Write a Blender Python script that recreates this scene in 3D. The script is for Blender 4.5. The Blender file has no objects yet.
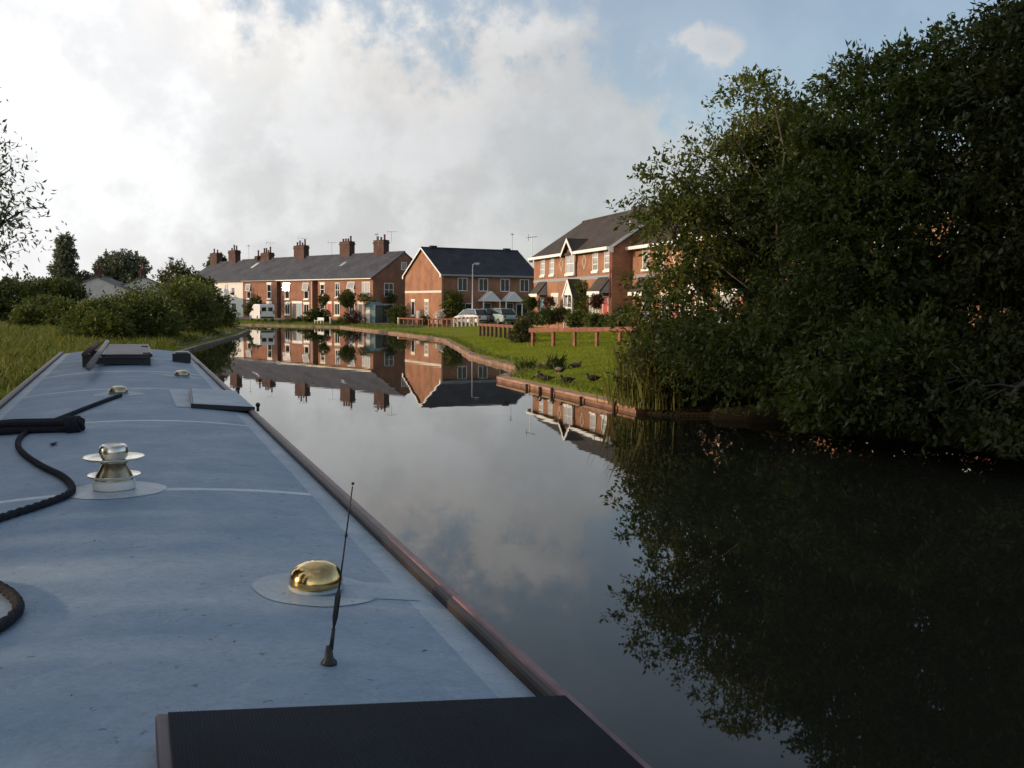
import bpy, math, random
import numpy as np
from mathutils import Matrix, Vector
R = math.radians
random.seed(7)
SC = bpy.context.scene
COL = SC.collection

# ------------------------------------------------------------------ camera
CAM_H = 2.40
F = 1000.0
PITCH, ROLL = R(4.545), R(0.5)
cam_d = bpy.data.cameras.new('camera')
cam_d.sensor_width = 36.0
cam_d.lens = 36.0 * F / 1024.0
cam_d.clip_start = 0.05
cam_d.clip_end = 6000
cam = bpy.data.objects.new('camera', cam_d)
COL.objects.link(cam)
CAMM = Matrix.Translation((0, 0, CAM_H)) @ Matrix.Rotation(R(90) - PITCH, 4, 'X') @ Matrix.Rotation(ROLL, 4, 'Z')
cam.matrix_world = CAMM
SC.camera = cam

# ------------------------------------------------------------------ sun, sky, exposure
SUN_AZ = R(-98)          # measured clockwise from the view direction (+Y)
SUN_EL = R(12.5)
SUN_DIR = Vector((math.sin(SUN_AZ) * math.cos(SUN_EL), math.cos(SUN_AZ) * math.cos(SUN_EL), math.sin(SUN_EL)))
sun_d = bpy.data.lights.new('sun', 'SUN')
sun_d.energy = 2.35
sun_d.angle = R(0.6)
sun_d.color = (1.0, 0.72, 0.44)
sun = bpy.data.objects.new('sun', sun_d)
COL.objects.link(sun)
sun.rotation_euler = SUN_DIR.to_track_quat('Z', 'Y').to_euler()
SC.view_settings.view_transform = 'Standard'
SC.view_settings.look = 'None'
SC.view_settings.gamma = 1.0
SC.view_settings.exposure = 0.55
SC.view_settings.use_curve_mapping = False
SC.cycles.max_bounces = 6
SC.cycles.transparent_max_bounces = 4
SC.cycles.use_denoising = True


def make_world():
    w = bpy.data.worlds.new('World')
    SC.world = w
    w.use_nodes = True
    nt = w.node_tree
    N, L = nt.nodes, nt.links
    N.clear()

    def lk(a, b):
        L.new(a, b)

    def math_(op, a, b=None, c=None, clamp=False):
        n = N.new('ShaderNodeMath'); n.operation = op; n.use_clamp = clamp
        for i, v in enumerate((a, b, c)):
            if v is None: continue
            if isinstance(v, (int, float)): n.inputs[i].default_value = v
            else: lk(v, n.inputs[i])
        return n.outputs[0]

    def ramp(x, pts):
        n = N.new('ShaderNodeValToRGB')
        el = n.color_ramp.elements
        while len(el) > 1: el.remove(el[-1])
        for i, (p, v) in enumerate(pts):
            e = el[0] if i == 0 else el.new(p)
            e.position = p
            e.color = (v, v, v, 1)
        lk(x, n.inputs[0])
        return n.outputs[0]
    out = N.new('ShaderNodeOutputWorld')
    bg = N.new('ShaderNodeBackground'); bg.inputs[1].default_value = 0.1
    lk(bg.outputs[0], out.inputs[0])
    sky = N.new('ShaderNodeTexSky')
    sky.sky_type = 'NISHITA'
    sky.sun_disc = False
    sky.sun_elevation = SUN_EL
    sky.sun_rotation = SUN_AZ
    sky.altitude = 50; sky.air_density = 1.0; sky.dust_density = 1.2; sky.ozone_density = 2.0
    tc = N.new('ShaderNodeTexCoord')
    sep = N.new('ShaderNodeSeparateXYZ'); lk(tc.outputs['Generated'], sep.inputs[0])
    X, Y, Z = sep.outputs
    Zp = math_('MAXIMUM', Z, 0.0)
    az = math_('ARCTAN2', X, Y)
    # cloud deck coordinates
    den = math_('ADD', Zp, 0.16)
    cx = math_('DIVIDE', X, den); cy = math_('DIVIDE', Y, den)
    comb = N.new('ShaderNodeCombineXYZ'); lk(cx, comb.inputs[0]); lk(cy, comb.inputs[1]); lk(math_('MULTIPLY', Zp, 3.0), comb.inputs[2])
    n1 = N.new('ShaderNodeTexNoise'); lk(comb.outputs[0], n1.inputs['Vector'])
    n1.inputs['Scale'].default_value = 1.5; n1.inputs['Detail'].default_value = 9; n1.inputs['Roughness'].default_value = 0.58
    n2 = N.new('ShaderNodeTexNoise'); lk(tc.outputs['Generated'], n2.inputs['Vector'])
    n2.inputs['Scale'].default_value = 11; n2.inputs['Detail'].default_value = 8; n2.inputs['Roughness'].default_value = 0.6
    n3 = N.new('ShaderNodeTexNoise'); lk(tc.outputs['Generated'], n3.inputs['Vector'])
    n3.inputs['Scale'].default_value = 5.0; n3.inputs['Detail'].default_value = 5; n3.inputs['Roughness'].default_value = 0.55
    # upper limit of the cloud bank as a function of azimuth
    azn = math_('MULTIPLY_ADD', az, 1 / (2 * math.pi), 0.5)
    def A(deg): return deg / 360 + .5
    el0 = ramp(azn, [(0.0, .30), (A(-60), .55), (A(-27), .48), (A(-19), .37), (A(-15.5), .310), (A(-9), .295), (A(-3.5), .270),
                     (A(-1), .278), (A(5.0), .268), (A(8), .20), (A(13), .16), (A(25), .11), (A(60), .12), (1.0, .30)])
    d = math_('SUBTRACT', el0, Z)
    n4 = N.new('ShaderNodeTexNoise'); lk(tc.outputs['Generated'], n4.inputs['Vector'])
    n4.inputs['Scale'].default_value = 26; n4.inputs['Detail'].default_value = 7; n4.inputs['Roughness'].default_value = 0.6
    dens = math_('ADD', math_('MULTIPLY', d, 6.0), math_('MULTIPLY', math_('SUBTRACT', n2.outputs[0], 0.5), 1.15))
    dens = math_('ADD', dens, math_('MULTIPLY', math_('SUBTRACT', n4.outputs[0], 0.5), 1.3))
    # unseen broken cloud overhead and behind, added to raise the ambient light
    ov = N.new('ShaderNodeMapRange'); ov.interpolation_type = 'SMOOTHSTEP'; lk(Z, ov.inputs[0])
    ov.inputs[1].default_value = .42; ov.inputs[2].default_value = .62; ov.inputs[3].default_value = 0; ov.inputs[4].default_value = 1
    high = math_('MULTIPLY', math_('SUBTRACT', n1.outputs[0], 0.50), 6.0)
    dens = math_('ADD', math_('MULTIPLY', dens, math_('SUBTRACT', 1.0, ov.outputs[0])), math_('MULTIPLY', high, ov.outputs[0]))
    # a lone puff of cloud
    def puff(azd, eld, ra, re, amp):
        a = math_('ADD', math_('DIVIDE', math_('SUBTRACT', az, R(azd)), R(ra)), math_('MULTIPLY', math_('SUBTRACT', n4.outputs[0], 0.5), 2.6))
        e = math_('ADD', math_('DIVIDE', math_('SUBTRACT', Z, math.sin(R(eld))), R(re)), math_('MULTIPLY', math_('SUBTRACT', n2.outputs[0], 0.5), 3.5))
        r2 = math_('ADD', math_('MULTIPLY', a, a), math_('MULTIPLY', e, e))
        g = math_('POWER', 2.718, math_('MULTIPLY', r2, -1.0))
        return math_('MULTIPLY', g, amp)
    dens = math_('ADD', dens, puff(11.2, 14.6, 1.6, 1.05, 1.0))
    dens = math_('ADD', dens, puff(1.5, 14.6, 5.0, 1.3, 0.30))
    mr = N.new('ShaderNodeMapRange'); mr.interpolation_type = 'SMOOTHSTEP'
    lk(dens, mr.inputs[0]); mr.inputs[1].default_value = -0.05; mr.inputs[2].default_value = 0.42
    mask = mr.outputs[0]
    # clouds: thin sunny rims, grey bellies
    mr2 = N.new('ShaderNodeMapRange'); mr2.interpolation_type = 'SMOOTHSTEP'
    lk(dens, mr2.inputs[0]); mr2.inputs[1].default_value = 0.15; mr2.inputs[2].default_value = 0.85
    thick = mr2.outputs[0]
    lump = N.new('ShaderNodeMapRange'); lk(n3.outputs[0], lump.inputs[0])
    lump.inputs[1].default_value = .35; lump.inputs[2].default_value = .65
    lump2 = N.new('ShaderNodeMapRange'); lk(n1.outputs[0], lump2.inputs[0])
    lump2.inputs[1].default_value = .3; lump2.inputs[2].default_value = .7
    # forward scatter towards the sun
    vd = N.new('ShaderNodeVectorMath'); vd.operation = 'DOT_PRODUCT'
    nrm = N.new('ShaderNodeVectorMath'); nrm.operation = 'NORMALIZE'; lk(tc.outputs['Generated'], nrm.inputs[0])
    lk(nrm.outputs[0], vd.inputs[0]); vd.inputs[1].default_value = SUN_DIR
    fs = math_('POWER', math_('MULTIPLY_ADD', vd.outputs['Value'], 0.5, 0.5, True), 2.2)
    bright = math_('MULTIPLY_ADD', fs, 15.5, 2.15)
    hi = N.new('ShaderNodeMapRange'); hi.interpolation_type = 'SMOOTHSTEP'; lk(Z, hi.inputs[0])
    hi.inputs[1].default_value = .36; hi.inputs[2].default_value = .7; hi.inputs[3].default_value = 1; hi.inputs[4].default_value = .42
    bright = math_('MULTIPLY', bright, hi.outputs[0])
    lump3 = N.new('ShaderNodeMapRange'); lump3.interpolation_type = 'SMOOTHSTEP'; lk(n2.outputs[0], lump3.inputs[0])
    lump3.inputs[1].default_value = .41; lump3.inputs[2].default_value = .59
    lump4 = N.new('ShaderNodeMapRange'); lk(n4.outputs[0], lump4.inputs[0]); lump4.inputs[1].default_value = .3; lump4.inputs[2].default_value = .7
    var = math_('MULTIPLY_ADD', lump3.outputs[0], 0.16, math_('MULTIPLY_ADD', lump.outputs[0], 0.11, math_('MULTIPLY_ADD', lump4.outputs[0], 0.09, 0.835)))
    belly = math_('MULTIPLY', math_('SUBTRACT', 1.0, math_('MULTIPLY', thick, 0.13)), var)
    glow = math_('ADD', puff(2.5, 15.2, 4.5, 1.4, 0.13), puff(-22, 12.0, 6, 6.0, 0.06))
    glow = math_('ADD', glow, puff(11.2, 14.6, 2.2, 1.6, 0.22))
    val = math_('MULTIPLY', math_('MULTIPLY', bright, belly), math_('ADD', glow, 1.0))
    tint = N.new('ShaderNodeMix'); tint.data_type = 'RGBA'
    lk(thick, tint.inputs['Factor'])
    tint.inputs['A'].default_value = (1.0, .96, .915, 1); tint.inputs['B'].default_value = (.975, .975, .98, 1)
    cc = N.new('ShaderNodeVectorMath'); cc.operation = 'SCALE'
    lk(tint.outputs['Result'], cc.inputs[0]); lk(val, cc.inputs['Scale'])
    # clear sky: thin veil near the horizon
    skys = N.new('ShaderNodeVectorMath'); skys.operation = 'SCALE'
    lk(sky.outputs[0], skys.inputs[0]); skys.inputs['Scale'].default_value = 1.35
    mix = N.new('ShaderNodeMix'); mix.data_type = 'RGBA'
    veil = N.new('ShaderNodeMapRange'); veil.interpolation_type = 'SMOOTHSTEP'; lk(az, veil.inputs[0])
    veil.inputs[1].default_value = R(-7); veil.inputs[2].default_value = R(6); veil.inputs[3].default_value = .66; veil.inputs[4].default_value = .47
    lk(math_('MULTIPLY_ADD', mask, veil.outputs[0], 0.31), mix.inputs['Factor']); lk(skys.outputs[0], mix.inputs['A']); lk(cc.outputs[0], mix.inputs['B'])
    lk(mix.outputs['Result'], bg.inputs[0])


make_world()

# ------------------------------------------------------------------ helpers
CAMR = CAMM.to_3x3()
CAMP = Vector((0, 0, CAM_H))


def ray(px, py):
    return CAMR @ Vector(((px - 512) / F, (384 - py) / F, -1.0))


def at(px, py, Y):
    d = ray(px, py)
    return CAMP + d * (Y / d.y)


def tag(o, label=None, cat=None, group=None, kind=None):
    if label: o['label'] = label
    if cat: o['category'] = cat
    if group: o['group'] = group
    if kind: o['kind'] = kind
    return o


def thing(name, label, cat, loc=(0, 0, 0), rz=0, group=None):
    o = bpy.data.objects.new(name, None)
    COL.objects.link(o)
    o.location = loc
    o.rotation_euler = (0, 0, rz)
    o.empty_display_size = .3
    return tag(o, label, cat, group)


def copy_tree(o, parent=None):
    c = o.copy()
    COL.objects.link(c)
    if parent: c.parent = parent
    for ch in list(o.children):
        copy_tree(ch, c)
    return c


class MB:
    def __init__(s, M=None):
        s.v, s.f, s.mi = [], [], []
        s.M = M

    def add(s, vs, fs, m=0):
        b = len(s.v)
        if s.M is not None:
            vs = [tuple(s.M @ Vector(p)) for p in vs]
        s.v += [tuple(p) for p in vs]
        for f in fs:
            s.f.append([i + b for i in f]); s.mi.append(m)
        return s

    def box(s, x0, y0, z0, x1, y1, z1, m=0):
        vs = [(x0, y0, z0), (x1, y0, z0), (x1, y1, z0), (x0, y1, z0), (x0, y0, z1), (x1, y0, z1), (x1, y1, z1), (x0, y1, z1)]
        return s.add(vs, [(0, 3, 2, 1), (4, 5, 6, 7), (0, 1, 5, 4), (1, 2, 6, 5), (2, 3, 7, 6), (3, 0, 4, 7)], m)

    def prism(s, prof, axis, a0, a1, m=0):
        n = len(prof)
        def P(p, a):
            if axis == 'x': return (a, p[0], p[1])
            if axis == 'y': return (p[0], a, p[1])
            return (p[0], p[1], a)
        vs = [P(p, a0) for p in prof] + [P(p, a1) for p in prof]
        fs = [tuple(range(n))[::-1], tuple(range(n, 2 * n))] + [(i, (i + 1) % n, n + (i + 1) % n, n + i) for i in range(n)]
        return s.add(vs, fs, m)

    def tube(s, pts, rad, n=8, m=0, cap=True):
        pts = [Vector(p) for p in pts]
        if not hasattr(rad, '__len__'): rad = [rad] * len(pts)
        vs, fs = [], []
        prev = None
        for i, p in enumerate(pts):
            t = (pts[min(i + 1, len(pts) - 1)] - pts[max(i - 1, 0)]).normalized()
            if prev is None:
                a = t.orthogonal().normalized()
            else:
                a = (prev - t * prev.dot(t))
                a = a.normalized() if a.length > 1e-5 else t.orthogonal().normalized()
            prev = a
            b = t.cross(a)
            for k in range(n):
                an = 2 * math.pi * k / n
                vs.append(p + (a * math.cos(an) + b * math.sin(an)) * rad[i])
        for i in range(len(pts) - 1):
            for k in range(n):
                k2 = (k + 1) % n
                fs.append((i * n + k, i * n + k2, (i + 1) * n + k2, (i + 1) * n + k))
        if cap:
            fs.append(tuple(range(n))[::-1]); fs.append(tuple(range((len(pts) - 1) * n, len(pts) * n)))
        return s.add(vs, fs, m)

    def lathe(s, prof, c=(0, 0, 0), n=24, m=0, close=True):
        vs, fs = [], []
        for (r, z) in prof:
            for k in range(n):
                an = 2 * math.pi * k / n
                vs.append((c[0] + r * math.cos(an), c[1] + r * math.sin(an), c[2] + z))
        for i in range(len(prof) - 1):
            for k in range(n):
                k2 = (k + 1) % n
                fs.append((i * n + k, i * n + k2, (i + 1) * n + k2, (i + 1) * n + k))
        if close:
            fs.append(tuple(range(n))[::-1]); fs.append(tuple(range((len(prof) - 1) * n, len(prof) * n)))
        return s.add(vs, fs, m)

    def ball(s, c, r, n=12, m=0):
        if not hasattr(r, '__len__'): r = (r, r, r)
        vs, fs = [], []
        h = n // 2
        for i in range(h + 1):
            th = math.pi * i / h
            for k in range(n):
                an = 2 * math.pi * k / n
                vs.append((c[0] + r[0] * math.sin(th) * math.cos(an), c[1] + r[1] * math.sin(th) * math.sin(an), c[2] + r[2] * math.cos(th)))
        for i in range(h):
            for k in range(n):
                k2 = (k + 1) % n
                fs.append((i * n + k, (i + 1) * n + k, (i + 1) * n + k2, i * n + k2))
        return s.add(vs, fs, m)

    def build(s, name, mats, parent=None, smooth=False, bevel=0):
        me = bpy.data.meshes.new(name)
        me.from_pydata(s.v, [], s.f)
        if not isinstance(mats, (list, tuple)): mats = [mats]
        for m in mats: me.materials.append(m)
        if len(mats) > 1:
            me.polygons.foreach_set('material_index', s.mi)
        if smooth:
            me.polygons.foreach_set('use_smooth', [True] * len(me.polygons))
        me.validate(); me.update()
        o = bpy.data.objects.new(name, me)
        COL.objects.link(o)
        if parent is not None: o.parent = parent
        if bevel:
            b = o.modifiers.new('bevel', 'BEVEL'); b.width = bevel; b.segments = 2; b.limit_method = 'ANGLE'
        return o


def np_mesh(name, V, Fq, mats, parent=None, smooth=False):
    """V (n,3) floats, Fq (m,k) ints, all faces of k corners"""
    me = bpy.data.meshes.new(name)
    n, m, k = len(V), len(Fq), Fq.shape[1]
    me.vertices.add(n); me.vertices.foreach_set('co', np.asarray(V, np.float32).ravel())
    me.loops.add(m * k); me.loops.foreach_set('vertex_index', np.asarray(Fq, np.int32).ravel())
    me.polygons.add(m)
    me.polygons.foreach_set('loop_start', np.arange(0, m * k, k, dtype=np.int32))
    if not isinstance(mats, (list, tuple)): mats = [mats]
    for q in mats: me.materials.append(q)
    if smooth: me.polygons.foreach_set('use_smooth', np.ones(m, bool))
    me.update(calc_edges=True); me.validate()
    o = bpy.data.objects.new(name, me)
    COL.objects.link(o)
    if parent is not None: o.parent = parent
    return o


# ------------------------------------------------------------------ materials
MATS = {}


def nodes_of(name):
    m = bpy.data.materials.new(name)
    m.use_nodes = True
    nt = m.node_tree
    return m, nt, nt.nodes['Principled BSDF']


def mat(name, col, rough=.6, metal=0, var=.12, scale=6, bump=0, bscale=None, spec=.5, col2=None, detail=6):
    if name in MATS: return MATS[name]
    m, nt, p = nodes_of(name)
    N, L = nt.nodes, nt.links
    p.inputs['Roughness'].default_value = rough
    p.inputs['Metallic'].default_value = metal
    p.inputs['Specular IOR Level'].default_value = spec
    tc = N.new('ShaderNodeTexCoord')
    nz = N.new('ShaderNodeTexNoise'); nz.inputs['Scale'].default_value = scale; nz.inputs['Detail'].default_value = detail
    L.new(tc.outputs['Object'], nz.inputs['Vector'])
    mx = N.new('ShaderNodeMix'); mx.data_type = 'RGBA'
    a = tuple(c * (1 - var) for c in col); b = tuple(min(1, c * (1 + var)) for c in col)
    if col2: b = col2
    mx.inputs['A'].default_value = (*a, 1); mx.inputs['B'].default_value = (*b, 1)
    mr = N.new('ShaderNodeMapRange'); mr.inputs[1].default_value = .3; mr.inputs[2].default_value = .7
    L.new(nz.outputs[0], mr.inputs[0]); L.new(mr.outputs[0], mx.inputs['Factor'])
    L.new(mx.outputs['Result'], p.inputs['Base Color'])
    if bump:
        nb = N.new('ShaderNodeTexNoise'); nb.inputs['Scale'].default_value = bscale or scale * 6; nb.inputs['Detail'].default_value = 4
        L.new(tc.outputs['Object'], nb.inputs['Vector'])
        bp = N.new('ShaderNodeBump'); bp.inputs['Strength'].default_value = bump; bp.inputs['Distance'].default_value = .01
        L.new(nb.outputs[0], bp.inputs['Height']); L.new(bp.outputs[0], p.inputs['Normal'])
    MATS[name] = m
    return m


def brick_mat(name, c1, c2, mortar):
    m, nt, p = nodes_of(name)
    N, L = nt.nodes, nt.links
    tc = N.new('ShaderNodeTexCoord')
    sep = N.new('ShaderNodeSeparateXYZ'); L.new(tc.outputs['Object'], sep.inputs[0])
    ad = N.new('ShaderNodeMath'); ad.operation = 'ADD'; L.new(sep.outputs[0], ad.inputs[0]); L.new(sep.outputs[1], ad.inputs[1])
    cb = N.new('ShaderNodeCombineXYZ'); L.new(ad.outputs[0], cb.inputs[0]); L.new(sep.outputs[2], cb.inputs[1])
    br = N.new('ShaderNodeTexBrick')
    br.inputs['Scale'].default_value = 1.0
    br.inputs['Brick Width'].default_value = .225; br.inputs['Row Height'].default_value = .075; br.inputs['Mortar Size'].default_value = .008
    br.inputs['Color1'].default_value = (*c1, 1); br.inputs['Color2'].default_value = (*c2, 1); br.inputs['Mortar'].default_value = (*mortar, 1)
    br.inputs['Bias'].default_value = 0.0
    L.new(cb.outputs[0], br.inputs['Vector'])
    nz = N.new('ShaderNodeTexNoise'); nz.inputs['Scale'].default_value = .9; nz.inputs['Detail'].default_value = 8
    L.new(tc.outputs['Object'], nz.inputs['Vector'])
    mr = N.new('ShaderNodeMapRange'); mr.inputs[1].default_value = .3; mr.inputs[2].default_value = .7; mr.inputs[3].default_value = .72; mr.inputs[4].default_value = 1.22
    L.new(nz.outputs[0], mr.inputs[0])
    sc = N.new('ShaderNodeVectorMath'); sc.operation = 'SCALE'
    L.new(br.outputs[0], sc.inputs[0]); L.new(mr.outputs[0], sc.inputs['Scale'])
    L.new(sc.outputs[0], p.inputs['Base Color'])
    bp = N.new('ShaderNodeBump'); bp.inputs['Strength'].default_value = .4; bp.inputs['Distance'].default_value = .006; bp.invert = True
    L.new(br.outputs['Fac'], bp.inputs['Height']); L.new(bp.outputs[0], p.inputs['Normal'])
    p.inputs['Roughness'].default_value = .85
    p.inputs['Specular IOR Level'].default_value = .25
    return m


def tile_mat(name, c1, c2, rough=.6, course=.28):
    """roof tiles or slates: courses by height, random tiles, lichen"""
    m, nt, p = nodes_of(name)
    N, L = nt.nodes, nt.links
    p.inputs['Specular IOR Level'].default_value = .22
    tc = N.new('ShaderNodeTexCoord')
    sep = N.new('ShaderNodeSeparateXYZ'); L.new(tc.outputs['Object'], sep.inputs[0])
    cb = N.new('ShaderNodeCombineXYZ'); L.new(sep.outputs[0], cb.inputs[0])
    k = N.new('ShaderNodeMath'); k.operation = 'MULTIPLY'; k.inputs[1].default_value = 1.7
    L.new(sep.outputs[2], k.inputs[0]); L.new(k.outputs[0], cb.inputs[1])
    br = N.new('ShaderNodeTexBrick'); br.inputs['Scale'].default_value = 1
    br.inputs['Brick Width'].default_value = .3; br.inputs['Row Height'].default_value = course; br.inputs['Mortar Size'].default_value = .012
    br.inputs['Color1'].default_value = (*c1, 1); br.inputs['Color2'].default_value = (*c2, 1)
    br.inputs['Mortar'].default_value = (*(c * .45 for c in c1), 1)
    L.new(cb.outputs[0], br.inputs['Vector'])
    nz = N.new('ShaderNodeTexNoise'); nz.inputs['Scale'].default_value = .7; nz.inputs['Detail'].default_value = 8
    L.new(tc.outputs['Object'], nz.inputs['Vector'])
    mr = N.new('ShaderNodeMapRange'); mr.inputs[1].default_value = .3; mr.inputs[2].default_value = .7; mr.inputs[3].default_value = .75; mr.inputs[4].default_value = 1.25
    L.new(nz.outputs[0], mr.inputs[0])
    sc = N.new('ShaderNodeVectorMath'); sc.operation = 'SCALE'
    L.new(br.outputs[0], sc.inputs[0]); L.new(mr.outputs[0], sc.inputs['Scale'])
    L.new(sc.outputs[0], p.inputs['Base Color'])
    bp = N.new('ShaderNodeBump'); bp.inputs['Strength'].default_value = .5; bp.inputs['Distance'].default_value = .015; bp.invert = True
    L.new(br.outputs['Fac'], bp.inputs['Height']); L.new(bp.outputs[0], p.inputs['Normal'])
    p.inputs['Roughness'].default_value = rough
    return m


def leaf_mat(name, c1, c2, trans=.35, rough=.5):
    m, nt, p = nodes_of(name)
    N, L = nt.nodes, nt.links
    geo = N.new('ShaderNodeNewGeometry')
    tc = N.new('ShaderNodeTexCoord')
    nz = N.new('ShaderNodeTexNoise'); nz.inputs['Scale'].default_value = .9; nz.inputs['Detail'].default_value = 4
    L.new(tc.outputs['Object'], nz.inputs['Vector'])
    ad = N.new('ShaderNodeMath'); ad.operation = 'MULTIPLY_ADD'; ad.inputs[1].default_value = .6
    L.new(geo.outputs['Random Per Island'], ad.inputs[0])
    k = N.new('ShaderNodeMath'); k.operation = 'MULTIPLY_ADD'; k.inputs[1].default_value = 1.6; k.inputs[2].default_value = -.6
    L.new(nz.outputs[0], k.inputs[0]); L.new(k.outputs[0], ad.inputs[2])
    ad.use_clamp = True
    mx = N.new('ShaderNodeMix'); mx.data_type = 'RGBA'
    mx.inputs['A'].default_value = (*c1, 1); mx.inputs['B'].default_value = (*c2, 1)
    L.new(ad.outputs[0], mx.inputs['Factor'])
    L.new(mx.outputs['Result'], p.inputs['Base Color'])
    p.inputs['Roughness'].default_value = rough
    p.inputs['Specular IOR Level'].default_value = .3
    tr = N.new('ShaderNodeBsdfTranslucent')
    hs = N.new('ShaderNodeHueSaturation'); hs.inputs['Saturation'].default_value = 1.1; hs.inputs['Value'].default_value = 1.2
    L.new(mx.outputs['Result'], hs.inputs['Color']); L.new(hs.outputs[0], tr.inputs[0])
    ms = N.new('ShaderNodeMixShader'); ms.inputs[0].default_value = trans
    L.new(p.outputs[0], ms.inputs[1]); L.new(tr.outputs[0], ms.inputs[2])
    L.new(ms.outputs[0], N['Material Output'].inputs[0])
    return m


def glass_mat(name, col=(.015, .018, .02), rough=.03):
    m, nt, p = nodes_of(name)
    p.inputs['Base Color'].default_value = (*col, 1)
    p.inputs['Roughness'].default_value = rough
    p.inputs['Specular IOR Level'].default_value = .75
    return m


M_brick_new = brick_mat('orange_brick', (.325, .128, .060), (.265, .10, .050), (.30, .24, .18))
M_brick_old = brick_mat('old_red_brick', (.30, .122, .068), (.23, .085, .052), (.26, .20, .15))
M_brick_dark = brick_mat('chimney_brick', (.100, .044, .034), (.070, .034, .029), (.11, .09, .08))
M_render_white = mat('white_render', (.72, .70, .66), .8, var=.08, scale=2, bump=.2)
M_render_cream = mat('cream_render', (.55, .52, .48), .8, var=.1, scale=2)
M_slate = tile_mat('old_slate', (.062, .064, .074), (.090, .090, .102), .75)
M_tile_dark = tile_mat('dark_roof_tile', (.030, .033, .042), (.044, .046, .056), .8)
M_tile_brown = tile_mat('brown_roof_tile', (.052, .043, .037), (.072, .058, .048), .8)
M_tile_grey = tile_mat('grey_roof_tile', (.16, .155, .15), (.21, .20, .19), .8)
M_white = mat('white_paint', (.76, .75, .72), .45, var=.04)
M_stone = mat('pale_stone', (.60, .55, .46), .8, var=.12, scale=9)
M_cream = mat('cream_paint', (.72, .66, .52), .55, var=.05)
M_glass = glass_mat('window_glass')
M_curtain_glass = glass_mat('curtained_glass', (.30, .29, .27), .06)
M_black_plastic = mat('black_plastic', (.02, .02, .022), .45, var=.1)
M_lead = mat('lead_grey', (.25, .26, .28), .6, var=.1)
M_red_door = mat('red_door_paint', (.42, .06, .04), .4)
M_blue_door = mat('blue_door_paint', (.22, .33, .42), .5)
M_dark_door = mat('dark_door_paint', (.05, .045, .045), .45)
M_terracotta = mat('terracotta_pot', (.12, .055, .042), .8)
M_galv = mat('galvanised_steel', (.35, .36, .37), .45, metal=.7, var=.1)
M_alu = mat('aerial_aluminium', (.3, .3, .31), .4, metal=.8)
M_bark = mat('bark', (.075, .06, .045), .9, var=.35, scale=8, bump=.5)
M_stem = mat('green_brown_stem', (.09, .085, .04), .9, var=.3, scale=8)
M_wood_red = mat('red_stained_wood', (.215, .060, .034), .75, var=.35, scale=5, col2=(.30, .115, .07))
M_wood_pale = mat('pale_weathered_wood', (.62, .50, .40), .8, var=.15, scale=7)
M_wood_dark = mat('dark_stained_wood', (.10, .05, .035), .8, var=.2, scale=7)


# ------------------------------------------------------------------ ground, canal, water
RIGHT_EDGE = [(16, -60), (12.5, -20), (11, 0), (9.6, 10), (8.3, 17), (5.5, 20.2), (3.05, 22.3), (-.18, 31.4), (.85, 35.2), (.1, 38.0), (-1.6, 45),
              (-2.8, 55), (-4.2, 65), (-8.3, 77), (-13.5, 90), (-16.6, 98), (-27, 104.5), (-46, 119), (-85, 152), (-160, 215)]
LEFT_EDGE = [(-175, 200), (-95, 136), (-52, 104), (-33, 95), (-25.5, 90), (-22.3, 84), (-19.4, 70), (-16.4, 51), (-10, 14), (-7.5, 0), (-4.5, -20), (0, -60)]
CANAL = np.array(RIGHT_EDGE + LEFT_EDGE, float)


def canal_sd(P):
    """signed distance to the canal polygon: negative in the water; also the closest edge point"""
    P = np.asarray(P, float)
    best = np.full(len(P), 1e9); C = np.zeros_like(P)
    inside = np.zeros(len(P), bool)
    n = len(CANAL)
    for i in range(n):
        a, b = CANAL[i], CANAL[(i + 1) % n]
        ab = b - a
        t = np.clip(((P - a) @ ab) / (ab @ ab), 0, 1)
        q = a + t[:, None] * ab
        d = np.linalg.norm(P - q, axis=1)
        k = d < best
        best[k] = d[k]; C[k] = q[k]
        cond = ((a[1] > P[:, 1]) != (b[1] > P[:, 1]))
        with np.errstate(divide='ignore', invalid='ignore'):
            xi = (b[0] - a[0]) * (P[:, 1] - a[1]) / (b[1] - a[1]) + a[0]
        inside ^= cond & (P[:, 0] < xi)
    return np.where(inside, -best, best), C


def ground_z(P, d=None):
    P = np.asarray(P, float).reshape(-1, 2)
    if d is None: d, _ = canal_sd(P)
    x, y = P[:, 0], P[:, 1]
    dd = np.clip(d, 0, None)
    # right bank climbs to the houses, far and left banks stay low
    right = 1 / (1 + np.exp(-(x - (-9 + 0 * y)) / 2.0))
    near = 1 / (1 + np.exp((y - 84) / 4.0))
    slope = .030 + .036 * right * near
    z = .16 + np.minimum(dd * slope, .30 + .55 * right * near)
    z += .03 * np.sin(x * .9 + 1.3) * np.sin(y * .7) * np.clip(dd / 2, 0, 1)
    return z


def gz(x, y):
    return float(ground_z([[x, y]])[0])


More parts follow.
